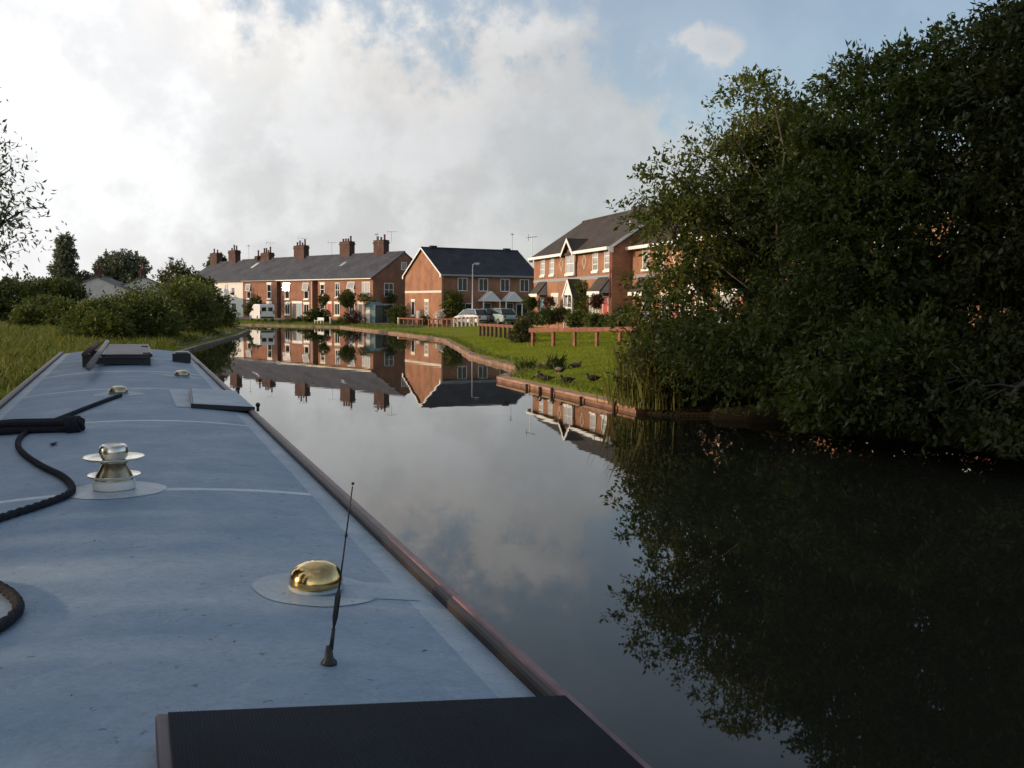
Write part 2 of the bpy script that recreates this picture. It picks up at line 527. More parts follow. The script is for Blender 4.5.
def ground_mat():
    m, nt, p = nodes_of('grass_ground')
    N, L = nt.nodes, nt.links
    tc = N.new('ShaderNodeTexCoord')
    def noise(s, det=6):
        n = N.new('ShaderNodeTexNoise'); n.inputs['Scale'].default_value = s; n.inputs['Detail'].default_value = det
        L.new(tc.outputs['Object'], n.inputs['Vector']); return n.outputs[0]
    r = N.new('ShaderNodeValToRGB')
    e = r.color_ramp.elements
    e[0].position = .3; e[0].color = (.09, .125, .006, 1)
    e[1].position = .72; e[1].color = (.25, .25, .022, 1)
    q = e.new(.5); q.color = (.155, .185, .010, 1)
    ad = N.new('ShaderNodeMath'); ad.operation = 'MULTIPLY_ADD'; ad.inputs[1].default_value = .55
    L.new(noise(.35), ad.inputs[0])
    k = N.new('ShaderNodeMath'); k.operation = 'MULTIPLY'; k.inputs[1].default_value = .45
    L.new(noise(9, 8), k.inputs[0]); L.new(k.outputs[0], ad.inputs[2])
    L.new(ad.outputs[0], r.inputs[0])
    sp = N.new('ShaderNodeSeparateXYZ'); L.new(tc.outputs['Object'], sp.inputs[0])
    mr = N.new('ShaderNodeMapRange'); mr.inputs[1].default_value = .11; mr.inputs[2].default_value = .155; L.new(sp.outputs[2], mr.inputs[0])
    mm = N.new('ShaderNodeMix'); mm.data_type = 'RGBA'; mm.inputs['A'].default_value = (.035, .028, .018, 1)
    L.new(mr.outputs[0], mm.inputs['Factor']); L.new(r.outputs[0], mm.inputs['B'])
    # bare earth where the big trees keep the grass down
    def mth(op, a, b):
        n = N.new('ShaderNodeMath'); n.operation = op
        for i, v in enumerate((a, b)):
            if isinstance(v, (int, float)): n.inputs[i].default_value = v
            else: L.new(v, n.inputs[i])
        return n.outputs[0]
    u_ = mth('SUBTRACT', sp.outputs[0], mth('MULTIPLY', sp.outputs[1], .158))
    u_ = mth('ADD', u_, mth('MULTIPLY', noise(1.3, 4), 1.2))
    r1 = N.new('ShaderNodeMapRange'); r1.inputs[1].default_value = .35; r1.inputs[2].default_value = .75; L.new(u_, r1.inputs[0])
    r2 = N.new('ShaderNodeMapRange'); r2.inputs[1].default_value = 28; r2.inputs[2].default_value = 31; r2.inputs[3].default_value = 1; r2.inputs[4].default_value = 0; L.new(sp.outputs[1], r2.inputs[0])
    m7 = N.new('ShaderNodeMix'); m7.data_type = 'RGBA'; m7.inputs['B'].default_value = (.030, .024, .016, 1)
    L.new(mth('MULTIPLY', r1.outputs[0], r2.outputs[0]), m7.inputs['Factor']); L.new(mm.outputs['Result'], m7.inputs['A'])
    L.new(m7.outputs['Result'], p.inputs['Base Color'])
    p.inputs['Roughness'].default_value = .95
    p.inputs['Specular IOR Level'].default_value = .1
    bp = N.new('ShaderNodeBump'); bp.inputs['Strength'].default_value = .9; bp.inputs['Distance'].default_value = .05
    L.new(noise(25, 6), bp.inputs['Height']); L.new(bp.outputs[0], p.inputs['Normal'])
    return m


def build_ground():
    xs = np.concatenate([[-3000, -1500, -700, -350, -220, -150, -110, -85], np.arange(-70, 32, .6), [38, 50, 70, 100, 150, 250, 500, 1200, 3000]])
    ys = np.concatenate([[-1500, -400, -150, -80, -50, -35], np.arange(-25, 128, .6), [132, 138, 146, 158, 175, 200, 240, 300, 420, 700, 1300, 2500, 4500]])
    gx, gy = np.meshgrid(xs, ys)
    P = np.stack([gx.ravel(), gy.ravel()], 1)
    d, C = canal_sd(P)
    snap = (np.abs(d) < .34)
    P[snap] = C[snap]; d[snap] = 0
    z = np.where(d < -1e-6, -.9, ground_z(P, d))
    V = np.column_stack([P, z])
    nx, ny = len(xs), len(ys)
    i, j = np.meshgrid(np.arange(nx - 1), np.arange(ny - 1))
    a = (j * nx + i).ravel()
    Fq = np.column_stack([a, a + 1, a + nx + 1, a + nx])
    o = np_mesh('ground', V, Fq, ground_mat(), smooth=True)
    tag(o, kind='structure')


def build_water():
    m, nt, p = nodes_of('canal_water')
    N, L = nt.nodes, nt.links
    p.inputs['Base Color'].default_value = (.016, .017, .011, 1)
    p.inputs['Roughness'].default_value = .015
    p.inputs['IOR'].default_value = 1.39
    tc = N.new('ShaderNodeTexCoord')
    mp = N.new('ShaderNodeMapping'); mp.inputs['Rotation'].default_value = (0, 0, R(15)); mp.inputs['Scale'].default_value = (1.0, 1.0, 1)
    L.new(tc.outputs['Object'], mp.inputs[0])
    n = N.new('ShaderNodeTexNoise'); n.inputs['Scale'].default_value = .7; n.inputs['Detail'].default_value = 3; n.inputs['Roughness'].default_value = .45
    L.new(mp.outputs[0], n.inputs['Vector'])
    bp = N.new('ShaderNodeBump'); bp.inputs['Strength'].default_value = .045; bp.inputs['Distance'].default_value = .04
    L.new(n.outputs[0], bp.inputs['Height']); L.new(bp.outputs[0], p.inputs['Normal'])
    b = MB(); b.add([(-400, -120, 0), (60, -120, 0), (60, 400, 0), (-400, 400, 0)], [(0, 1, 2, 3)])
    o = b.build('water', m); tag(o, kind='structure')


build_ground()
build_water()


def ribbon_wall(name, pts, top, bottom, outer, inner, m, label, cat, jitter=0, seed=1, parent=None):
    """a low retaining wall that follows the waterline: sits on the water side of the bank edge"""
    rng = random.Random(seed)
    P = []
    for (a, b) in zip(pts[:-1], pts[1:]):
        a, b = Vector(a), Vector(b)
        n = max(1, int((b - a).length / .9))
        for i in range(n): P.append(a.lerp(b, i / n))
    P.append(Vector(pts[-1]))
    b = MB()
    secs = []
    for i, p in enumerate(P):
        t = (P[min(i + 1, len(P) - 1)] - P[max(i - 1, 0)]).normalized()
        nrm = Vector((t.y, -t.x))       # right of the direction of travel
        j = rng.uniform(-jitter, jitter)
        tz = top + rng.uniform(-jitter, jitter) * .6
        o_, i_ = p - nrm * (outer + j), p + nrm * inner
        secs.append([(o_.x, o_.y, bottom), (o_.x, o_.y, tz), (i_.x, i_.y, tz + .01), (i_.x, i_.y, bottom)])
    vs = [q for s in secs for q in s]
    fs = []
    for i in range(len(P) - 1):
        for k in range(4):
            k2 = (k + 1) % 4
            fs.append((i * 4 + k, (i + 1) * 4 + k, (i + 1) * 4 + k2, i * 4 + k2))
    fs += [(0, 1, 2, 3), tuple((len(P) - 1) * 4 + k for k in (3, 2, 1, 0))]
    b.add(vs, fs)
    o = b.build(name, m, parent)
    if label: tag(o, label, cat)
    return o, P


# --- wooden piling, right bank (travel far -> near puts water on the... see sign below)
M_pile = mat('weathered_piling', (.20, .105, .065), .85, var=.4, scale=3, bump=.5, bscale=18)
M_pile_top = mat('piling_capping', (.34, .20, .13), .85, var=.3, scale=4)
M_kerb = mat('stone_coping', (.17, .135, .10), .9, var=.5, scale=1.6, bump=.6, bscale=14)
M_mud = mat('wet_mud', (.035, .028, .02), .8, var=.4, scale=3)
M_bankstone = mat('bank_masonry', (.23, .14, .095), .9, var=.45, scale=2.2, bump=.6, bscale=12)

pil = thing('canal_piling', 'brown timber piling with a pale top plank holding up the lawn where the birds sit', 'piling')
seg = [RIGHT_EDGE[i] for i in (6, 7)]
o, P = ribbon_wall('boarding', seg, .085, -.6, .30, .05, M_pile, None, None, .01, 3, pil)
o, P = ribbon_wall('capping', seg, .145, .088, .33, .12, M_pile_top, None, None, .012, 4, pil)
for k in (1, 3, 5, 6, 7):
    p = P[k]; t = (P[k + 1] - P[k - 1]).normalized(); nrm = Vector((t.y, -t.x))
    c = p - nrm * (.38 + .02 * math.sin(k * 3))
    post = MB(); post.tube([(c.x, c.y, -.5), (c.x, c.y, .16 + .04 * math.sin(k * 1.7))], .045, 7)
    post.build('mooring_pile', M_wood_dark, pil)
ribbon_wall('bank_wall', [RIGHT_EDGE[i] for i in range(7, 16)], .14, -.6, .32, .10, M_bankstone,
            'low crumbling brown stone wall at the foot of the far lawn beside the water', 'bank wall', .05, 5)
ribbon_wall('bank_wall', [RIGHT_EDGE[i] for i in range(15, 20)], .13, -.6, .30, .04, M_kerb,
            'low stone canal edge in front of the old brick terrace', 'bank wall', .03, 6)
ribbon_wall('stone_coping', LEFT_EDGE, .13, -.6, .30, .02, M_kerb,
            'pale stone coping along the towpath in front of the leafy bushes', 'coping', .012, 8)


def ground_strip(name, m, pts, w0, w1, lift):
    """a path or road laid on the ground, offset to the left of the direction of travel"""
    P = []
    for (a, b) in zip(pts[:-1], pts[1:]):
        a, b = Vector(a), Vector(b)
        n = max(1, int((b - a).length / 1.5))
        for i in range(n): P.append(a.lerp(b, i / n))
    P.append(Vector(pts[-1]))
    vs, fs = [], []
    K = 4
    for i, p in enumerate(P):
        t = (P[min(i + 1, len(P) - 1)] - P[max(i - 1, 0)]).normalized()
        nrm = Vector((t.y, -t.x))
        for k in range(K + 1):
            q = p + nrm * (w0 + (w1 - w0) * k / K)
            vs.append((q.x, q.y, gz(q.x, q.y) + lift))
    for i in range(len(P) - 1):
        for k in range(K):
            a = i * (K + 1) + k
            fs.append((a, a + 1, a + K + 2, a + K + 1))
    b = MB(); b.add(vs, fs)
    o = b.build(name, m, smooth=True); tag(o, kind='structure')
    return o


M_tow = mat('towpath_grit', (.12, .105, .08), .95, var=.25, scale=3, bump=.4)
M_asphalt = mat('asphalt', (.055, .055, .058), .9, var=.2, scale=3, bump=.3)
ground_strip('towpath', M_tow, LEFT_EDGE[1:8] , .35, 1.15, .035)
ground_strip('road', M_asphalt, [(14, 92), (6, 92.5), (-5, 93.5), (-11, 96)], -3.2, 3.2, .05)
ground_strip('lane', M_tow, [(-12.0, 101), (-22, 111.0), (-34, 123.0), (-60, 150)], -2.2, 2.0, .05)


# ------------------------------------------------------------------ foliage tools
def unit(a):
    return a / np.maximum(np.linalg.norm(a, axis=1, keepdims=True), 1e-9)


def leaves_from(pts, out, size, rng, width=.5, droop=.25, spread=.9, jit=.5):
    """rhombic leaves at pts; out = preferred direction"""
    n = len(pts)
    ax = unit(out + rng.normal(0, spread, (n, 3)) + np.array([0, 0, -droop]))
    nb = unit(np.cross(ax, rng.normal(0, 1, (n, 3)) + np.array([0, 0, .0])))
    # turn most leaf faces upward
    up = np.array([0, 0, 1.0]) + rng.normal(0, .55, (n, 3))
    b2 = unit(np.cross(ax, up))
    nb = np.where(rng.random((n, 1)) < .7, b2, nb)
    l = size * (1 + rng.uniform(-jit, jit, (n, 1)))
    w = l * width
    fold = unit(np.cross(ax, nb)) * l * .10
    p0 = pts; p2 = pts + ax * l
    p1 = pts + ax * l * .45 + nb * w * .5 + fold
    p3 = pts + ax * l * .45 - nb * w * .5 + fold
    V = np.stack([p0, p1, p2, p3], 1).reshape(-1, 3)
    Fq = np.arange(4 * n).reshape(n, 4)
    return V, Fq


def foliage(name, blobs, leaf, m, parent, seed, per_m3=None, sprays=None, per_spray=11, spray_r=.28, width=.5, droop=.25, shell=.55, squash=1.0, clump=0):
    """blobs: (x,y,z,r[,weight]); leaf sprays through each ball, denser towards its skin"""
    rng = np.random.default_rng(seed)
    PT, OUT = [], []
    tot = sum(b[3] ** 2 * (b[4] if len(b) > 4 else 1) for b in blobs)
    for b in blobs:
        w = b[4] if len(b) > 4 else 1
        n = max(3, int(sprays * b[3] ** 2 * w / tot))
        d = unit(rng.normal(0, 1, (n, 3)))
        # lumpy radius
        ph = rng.uniform(0, 6.28, 6)
        lump = 1 + .17 * np.sin(3.1 * d[:, 0] * 2 + ph[0]) * np.sin(2.7 * d[:, 1] * 2 + ph[1]) + .15 * np.sin(5 * d[:, 2] + ph[2] + 3 * d[:, 0])
        rr = b[3] * lump * (1 - shell * rng.random(n) ** 1.6)
        c = np.array(b[:3]) + d * rr[:, None] * np.array([1, 1, squash])
        if clump:
            # sprays gather on boughs: flattened clusters with gaps between them
            K = max(4, int(clump * b[3] ** 1.5))
            cd = unit(rng.normal(0, 1, (K, 3)))
            cc = np.array(b[:3]) + cd * (b[3] * rng.uniform(.45, 1.08, (K, 1)))
            pick = rng.integers(0, K, n)
            sg = np.array([.40, .40, .13]) * rng.uniform(.7, 1.35, (K, 1))[pick]
            off = rng.normal(0, 1, (n, 3)) * sg
            off[:, 2] -= .35 * (np.hypot(off[:, 0], off[:, 1])) ** 1.5
            c = cc[pick] + off
            d = unit(cd[pick] * .8 + off * 1.6 + rng.normal(0, .15, (n, 3)))
        k = rng.poisson(per_spray, n) + 2
        idx = np.repeat(np.arange(n), k)
        dirs = unit(d + rng.normal(0, .5, (n, 3)))
        tpos = rng.random(len(idx)) ** .8
        pts = c[idx] + dirs[idx] * (tpos * spray_r * 2)[:, None] + rng.normal(0, spray_r * .32, (len(idx), 3))
        PT.append(pts); OUT.append(dirs[idx])
    V, Fq = leaves_from(np.concatenate(PT), np.concatenate(OUT), leaf, rng, width, droop)
    V[:, 2] = np.maximum(V[:, 2], .03)
    return np_mesh(name, V, Fq, m, parent)


def limbs(base, blobs, r0, seed, parent, fork=.35, name='trunk', m=None, lean=(0, 0)):
    rng = random.Random(seed)
    b = MB()
    base = Vector(base)
    top = max(blobs, key=lambda q: q[2])
    cen = Vector((sum(q[0] for q in blobs) / len(blobs), sum(q[1] for q in blobs) / len(blobs), 0))
    h = top[2] - base.z
    crown_lo = base.z + h * fork
    axis = []
    tgt = Vector((top[0] * .5 + cen.x * .5, top[1] * .5 + cen.y * .5, top[2]))
    for i in range(8):
        t = i / 7
        p = base.lerp(tgt, t) + Vector((rng.uniform(-1, 1), rng.uniform(-1, 1), 0)) * .05 * h * t * (1 - t) * 3
        axis.append(p)
    b.tube(axis, [r0 * (1.25 if i == 0 else 1 - .8 * i / 7) for i in range(8)], 9)
    for q in blobs:
        c = Vector(q[:3])
        t = min(.9, max(fork * .8, (c.z - base.z) / h - .22))
        k = t * 7; i = min(6, int(k))
        s = axis[i].lerp(axis[i + 1], k - i)
        rs = r0 * (1 - .8 * t) * .55
        mid = s.lerp(c, .5) + Vector((rng.uniform(-.2, .2), rng.uniform(-.2, .2), .12)) * q[3] * .4
        b.tube([s, mid, c], [rs, rs * .6, rs * .25], 6)
        for _ in range(7):
            d = Vector((rng.gauss(0, 1), rng.gauss(0, 1), rng.gauss(.2, .8))).normalized()
            e = c + d * q[3] * rng.uniform(.75, 1.05)
            st = mid.lerp(c, rng.uniform(.4, 1))
            md = st.lerp(e, .5) + Vector((rng.uniform(-.1, .1), rng.uniform(-.1, .1), .08)) * q[3]
            b.tube([st, md, e], [rs * .3, rs * .2, rs * .07], 4, cap=False)
    return b.build(name, m or M_bark, parent, smooth=True)


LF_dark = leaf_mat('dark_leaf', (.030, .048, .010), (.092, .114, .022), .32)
LF_shaded = leaf_mat('shade_darkened_leaf', (.018, .027, .006), (.058, .066, .012), .28)  # darker leaf copy: shade under the right-hand crowns put into the colour
LF_mid = leaf_mat('mid_leaf', (.045, .066, .013), (.128, .146, .030), .36)
LF_light = leaf_mat('bright_leaf', (.055, .080, .014), (.135, .150, .032), .35)
LF_bush = leaf_mat('bush_leaf', (.045, .065, .013), (.150, .165, .035), .35)
LF_olive = leaf_mat('olive_leaf', (.050, .058, .018), (.120, .115, .040), .30)
LF_willow = leaf_mat('willow_leaf', (.16, .175, .09), (.29, .30, .16), .5)  # paled so the colour itself carries the backlit glare
LF_far = leaf_mat('far_tree_leaf', (.105, .122, .078), (.175, .188, .115), .25)  # distance haze mixed into the leaf colour: greyer and lighter
LF_purple = leaf_mat('purple_leaf', (.05, .022, .018), (.11, .045, .03), .2)
LF_blossom = leaf_mat('white_blossom', (.6, .56, .5), (.8, .76, .70), .2)
LF_reed = leaf_mat('reed_blade', (.085, .105, .018), (.230, .215, .050), .35)
GR_lawn = leaf_mat('lawn_blade', (.128, .188, .006), (.262, .308, .014), .35)
GR_meadow = leaf_mat('meadow_blade', (.060, .095, .014), (.185, .190, .045), .35)


def blades(name, P, h, w, m, seed, lean=.35, parent=None):
    rng = np.random.default_rng(seed)
    n = len(P)
    a = rng.uniform(0, 2 * math.pi, n)
    dx = np.column_stack([np.cos(a), np.sin(a), np.zeros(n)])
    ln = np.column_stack([rng.normal(0, lean, n), rng.normal(0, lean, n), np.ones(n)])
    hh = (h * (1 + rng.uniform(-.5, .35, n)))[:, None]
    tip = P + unit(ln) * hh
    mid = P + unit(ln * np.array([.45, .45, 1])) * hh * .55
    ww = (w * (1 + rng.uniform(-.3, .3, n)))[:, None]
    V = np.stack([P - dx * ww * .5, P + dx * ww * .5, mid + dx * ww * .35, tip], 1)
    V = np.stack([P - dx * ww * .5, P + dx * ww * .5, mid + dx * ww * .38, tip, mid - dx * ww * .38], 1).reshape(-1, 3)
    Fq = np.arange(5 * n).reshape(n, 5)
    return np_mesh(name, V, Fq, m, parent)


# ------------------------------------------------------------------ narrowboat
vp = ray(128.6, 297.0).normalized()
PSI = math.atan2(-vp.x, vp.y)
TAU = math.asin(vp.z)
BOATM = Matrix.Rotation(PSI, 4, 'Z') @ Matrix.Rotation(TAU, 4, 'X')
BINV = BOATM.inverted()
ROOF = CAM_H - .74            # roof height at its edge
CAMBER = .065
VR, VL = .700, -.798          # edges of the flat roof
VC = (VR + VL) / 2; VH = (VR - VL) / 2
U1 = 14.1                     # front of the cabin roof


def rz_(v):
    return ROOF + CAMBER * (1 - ((v - VC) / VH) ** 2)


def on_roof(px, py, lift=0):
    d = BINV.to_3x3() @ ray(px, py); o = BINV @ CAMP
    z = ROOF + .04
    for _ in range(12):
        t = (z + lift - o.z) / d.z
        z = rz_(o.x + d.x * t)
    return o.x + d.x * t, o.y + d.y * t


def bp(px, py, lift=0):
    v, u = on_roof(px, py, lift)
    return Vector((v, u, rz_(v) + lift))


M_roofblue = None


def roof_materials():
    out = []
    for nm, c1, c2, rough, bs in (('antislip_blue_paint', (.222, .315, .415), (.280, .372, .470), .62, 260), ('smooth_pale_blue_paint', (.29, .38, .46), (.37, .455, .525), .5, 60), ('worn_white_line_paint', (.46, .53, .59), (.66, .70, .74), .5, 90)):
        m, nt, p = nodes_of(nm)
        N, L = nt.nodes, nt.links
        tc = N.new('ShaderNodeTexCoord')
        def noise(s, det=6, ro=.6):
            n = N.new('ShaderNodeTexNoise'); n.inputs['Scale'].default_value = s; n.inputs['Detail'].default_value = det; n.inputs['Roughness'].default_value = ro
            L.new(tc.outputs['Object'], n.inputs['Vector']); return n.outputs[0]
        def rng_(x, a, b, c, d):
            r = N.new('ShaderNodeMapRange'); r.inputs[1].default_value = a; r.inputs[2].default_value = b; r.inputs[3].default_value = c; r.inputs[4].default_value = d
            L.new(x, r.inputs[0]); return r.outputs[0]
        mx = N.new('ShaderNodeMix'); mx.data_type = 'RGBA'
        mx.inputs['A'].default_value = (*c1, 1); mx.inputs['B'].default_value = (*c2, 1)
        L.new(rng_(noise(2.2, 9, .7), .3, .7, 0, 1), mx.inputs['Factor'])
        # grime: pale bloom in wisps across the boat, and black specks
        mp = N.new('ShaderNodeMapping'); mp.inputs['Scale'].default_value = (.6, 3.0, 1); L.new(tc.outputs['Object'], mp.inputs[0])
        nw = N.new('ShaderNodeTexNoise'); nw.inputs['Scale'].default_value = 1.6; nw.inputs['Detail'].default_value = 8; nw.inputs['Roughness'].default_value = .65
        L.new(mp.outputs[0], nw.inputs['Vector'])
        m2 = N.new('ShaderNodeMix'); m2.data_type = 'RGBA'
        L.new(rng_(nw.outputs[0], .52, .78, 0, .22), m2.inputs['Factor']); L.new(mx.outputs['Result'], m2.inputs['A'])
        m2.inputs['B'].default_value = (.36, .44, .50, 1)
        m3 = N.new('ShaderNodeMix'); m3.data_type = 'RGBA'
        L.new(rng_(noise(38, 3, .5), .68, .74, 0, .6), m3.inputs['Factor']); L.new(m2.outputs['Result'], m3.inputs['A'])
        m3.inputs['B'].default_value = (.05, .055, .05, 1)
        m4 = N.new('ShaderNodeMix'); m4.data_type = 'RGBA'
        L.new(rng_(noise(130, 3, .6), .63, .72, 0, .45), m4.inputs['Factor']); L.new(m3.outputs['Result'], m4.inputs['A'])
        m4.inputs['B'].default_value = (.09, .11, .11, 1)
        # scuffs: paler blotches where the paint has worn
        m5 = N.new('ShaderNodeMix'); m5.data_type = 'RGBA'
        L.new(rng_(noise(14, 10, .75), .56, .66, 0, .30), m5.inputs['Factor']); L.new(m4.outputs['Result'], m5.inputs['A'])
        m5.inputs['B'].default_value = (.42, .50, .54, 1)
        m6 = N.new('ShaderNodeMix'); m6.data_type = 'RGBA'
        L.new(rng_(noise(6.5, 10, .8), .60, .72, 0, .5), m6.inputs['Factor']); L.new(m5.outputs['Result'], m6.inputs['A'])
        m6.inputs['B'].default_value = (.14, .18, .20, 1)
        gr = N.new('ShaderNodeVectorMath'); gr.operation = 'SCALE'
        gsum = N.new('ShaderNodeMath'); gsum.operation = 'ADD'
        L.new(rng_(noise(75, 4, .7), .32, .68, .38, .58), gsum.inputs[0]); L.new(rng_(noise(21, 6, .7), .32, .68, .42, .60), gsum.inputs[1])
        L.new(m6.outputs['Result'], gr.inputs[0]); L.new(gsum.outputs[0], gr.inputs['Scale'])
        L.new(gr.outputs[0], p.inputs['Base Color'])
        L.new(rng_(noise(5, 6), .3, .7, rough - .1, rough + .12), p.inputs['Roughness'])
        p.inputs['Specular IOR Level'].default_value = .4
        b = N.new('ShaderNodeBump'); b.inputs['Strength'].default_value = .35; b.inputs['Distance'].default_value = .002
        L.new(noise(bs, 3), b.inputs['Height']); L.new(b.outputs[0], p.inputs['Normal'])
        out.append(m)
    return out


M_anti, M_smooth, M_line = roof_materials()
M_maroon = mat('maroon_paint', (.13, .035, .04), .35, var=.25, scale=9, bump=.1)
M_pinkworn = mat('worn_maroon_top', (.185, .095, .105), .45, var=.3, scale=14)
M_navy = mat('navy_paint', (.02, .025, .05), .35)
M_blackhull = mat('black_bitumen', (.012, .012, .013), .5)
M_rail_black = mat('rail_inner_black', (.02, .012, .012), .5)
M_brass = mat('polished_brass', (.70, .49, .21), .15, metal=1, var=.22, scale=45)
M_brass_dull = mat('tarnished_brass', (.60, .50, .32), .28, metal=1, var=.2, scale=30)
M_chrome = mat('stainless_steel', (.80, .76, .66), .24, metal=1, var=.12, scale=40)
M_dark_reflect = mat('reflection_darkened_steel', (.36, .29, .19), .28, metal=1, var=.35, scale=30)  # dark reflections on the vent cone are painted into this steel colour
M_whitecap = mat('white_enamel', (.75, .75, .72), .3, var=.05)
M_rubber = mat('ribbed_rubber', (.006, .011, .019), .7, var=.4, scale=5, spec=.2)
M_rope = mat('black_rope', (.012, .013, .02), .9, var=.4, scale=40, bump=.8, bscale=160)
M_polewood = mat('worn_pole_paint', (.24, .20, .19), .5, var=.3, scale=6)
M_plank = mat('worn_plank_top', (.30, .26, .25), .6, var=.3, scale=5, bump=.3)

boat = thing('narrowboat', 'blue roofed narrowboat with maroon handrails and brass mushroom vents in the foreground', 'boat')
boat.matrix_world = BOATM

STR_U = [on_roof(200, 489.0)[1], on_roof(150, 420.3)[1], on_roof(113, 388.6)[1], on_roof(120, 371.0)[1], on_roof(150, 358.2)[1]]


def build_boat():
    # roof sheet with painted panels: material index by face
    band = .080
    us = [0.55, 1.78, 2.02]
    lines = []
    for i, u in enumerate(STR_U):
        w = .022 if i < 3 else .035
        lines.append((u - w, u + w))
    # broad pale stripe of the brass vent
    uc = on_roof(316, 588)[1]
    edges = sorted(set([.5, U1] + [e for l in lines for e in l]))
    vs_ = [VL, VL + band] + [VL + band + (VR - VL - 2 * band) * i / 14 for i in range(1, 14)] + [VR - band, VR]
    u_all = []
    for a, b in zip(edges[:-1], edges[1:]):
        n = max(1, int((b - a) / .5))
        u_all += [a + (b - a) * k / n for k in range(n)]
    u_all.append(edges[-1])
    mb = MB()
    V = [(v, u, rz_(v)) for u in u_all for v in vs_]
    nv = len(vs_)
    for i in range(len(u_all) - 1):
        um = (u_all[i] + u_all[i + 1]) / 2
        for k in range(nv - 1):
            pale = k == 0 or k == nv - 2 or any(a <= um <= b for a, b in lines)
            mb.f.append([i * nv + k, i * nv + k + 1, (i + 1) * nv + k + 1, (i + 1) * nv + k]); mb.mi.append(0 if not pale else (2 if any(a <= um <= b for a, b in lines) and 0 < k < nv - 2 else 1))
    mb.v = V
    mb.build('roof', [M_anti, M_smooth, M_line], boat, smooth=True)
    # handrails
    for (a, b, s) in ((VR, VR + .044, 1), (VL - .044, VL, -1)):
        h = MB()
        prof = [(VR, ROOF - .03), (VR + .001, ROOF + .016), (VR + .005, ROOF + .022), (VR + .016, ROOF + .024), (VR + .019, ROOF + .028), (VR + .038, ROOF + .026), (VR + .0435, ROOF + .018), (VR + .044, ROOF - .03)]
        if s < 0: prof = [(VL - (x - VR), z) for x, z in prof][::-1]
        n = 28
        vs, fs, mi = [], [], []
        for i in range(n + 1):
            u = .5 + (U1 + .03 - .5) * i / n
            vs += [(x, u, z) for x, z in prof]
        q = len(prof)
        for i in range(n):
            for k in range(q):
                k2 = (k + 1) % q
                fs.append([i * q + k, (i + 1) * q + k, (i + 1) * q + k2, i * q + k2])
                mi.append({0: 1, 1: 1, 2: 1, 3: 2, 4: 2, 5: 2, 6: 0, 7: 0}[k if s == 1 or k == 7 else 6 - k])
        fs.append(list(range(q))[::-1]); mi.append(0); fs.append([n * q + k for k in range(q)]); mi.append(0)
        h.v = vs; h.f = fs; h.mi = mi
        h.build('handrail', [M_maroon, M_rail_black, M_pinkworn], boat)
    # cabin sides and bulkheads
    c = MB()
    prof = [(VL - .15, .76), (VL - .03, ROOF - .031), (VR + .03, ROOF - .031), (VR + .15, .76)]
    c.prism([(p[0], p[1]) for p in prof], 'y', .52, U1 - .02)
    c.build('cabin_side', M_maroon, boat)
    # hull with tapered bow and rounded stern
    cx = VC
    plan = [(-.45, -2.6), (-.9, -2.3), (-1.05, -1.7), (-1.05, 13.8), (-.95, 15.2), (-.65, 16.5), (-.25, 17.4), (0, 17.6), (.25, 17.4), (.65, 16.5), (.95, 15.2), (1.05, 13.8), (1.05, -1.7), (.9, -2.3), (.45, -2.6)]
    hb = MB(); n = len(plan)
    lv = [(.93, -.35), (1.0, .1), (1.0, .74)]
    vs = [(cx + x * k, y, z + (max(0, y - 13.5) * .09 if z > .5 else 0)) for k, z in lv for x, y in plan]
    fs = [[i * n + k, i * n + (k + 1) % n, (i + 1) * n + (k + 1) % n, (i + 1) * n + k] for i in range(2) for k in range(n)]
    hb.add(vs, fs); hb.add([vs[2 * n + k] for k in range(n)], [tuple(range(n))[::-1]])
    hb.build('hull', M_blackhull, boat)
    # sliding hatch at the stern, curved like the roof, its ribbed rubber mat on top
    v0, u0 = on_roof(155, 714, .05)
    vlo, vhi = v0, VR + .002
    hb = MB(); lift = .052; th = .045
    n = 12
    zh = lambda v: rz_(vlo) + (rz_(VR) - rz_(vlo)) * (v - vlo) / (vhi - vlo)
    def row(u, l):
        return [(vlo + (vhi - vlo) * i / n, u, zh(vlo + (vhi - vlo) * i / n) + l) for i in range(n + 1)]
    ua, ub = .62, u0
    A, B, C_, D = row(ua, lift), row(ub, lift), row(ua, lift - th), row(ub, lift - th)
    vs = A + B + C_ + D; k = n + 1
    fs = [[i, i + 1, k + i + 1, k + i] for i in range(n)] + [[2 * k + i, 3 * k + i, 3 * k + i + 1, 2 * k + i + 1] for i in range(n)]
    fs += [[k + i, k + i + 1, 3 * k + i + 1, 3 * k + i] for i in range(n)] + [[i, 2 * k + i, 2 * k + i + 1, i + 1] for i in range(n)]
    fs += [[0, k, 3 * k, 2 * k], [n, 2 * k + n, 3 * k + n, k + n]]
    hb.add(vs, fs)
    hatch = hb.build('sliding_hatch', mat('dull_hatch_paint', (.085, .065, .075), .5, var=.3, scale=12), boat, bevel=.006)
    mbm = MB()
    nr = 260
    w0, w1 = vlo + .018, vhi - .006
    vs, fs = [], []
    for i in range(nr + 1):
        v = w0 + (w1 - w0) * i / nr
        z = zh(v) + lift + (.0055 if i % 2 else .0042)
        vs += [(v, ua + .01, z), (v, ub - .012, z)]
    for i in range(nr): fs.append([2 * i, 2 * i + 2, 2 * i + 3, 2 * i + 1])
    mbm.add(vs, fs); mbm.build('rubber_mat', M_rubber, hatch)
    # side rails the hatch runs on: a wide pale flat strip at the left of it
    g = MB(); vg = vlo - .02
    g.add([(vg - .30, .6, rz_(vg - .30) + .003), (vg, .6, rz_(vg) + .003), (vg, ub - .09, rz_(vg) + .003), (vg - .30, ub - .12, rz_(vg - .30) + .003)], [(0, 1, 2, 3)])
    g.build('hatch_runner', M_smooth, boat)


build_boat()


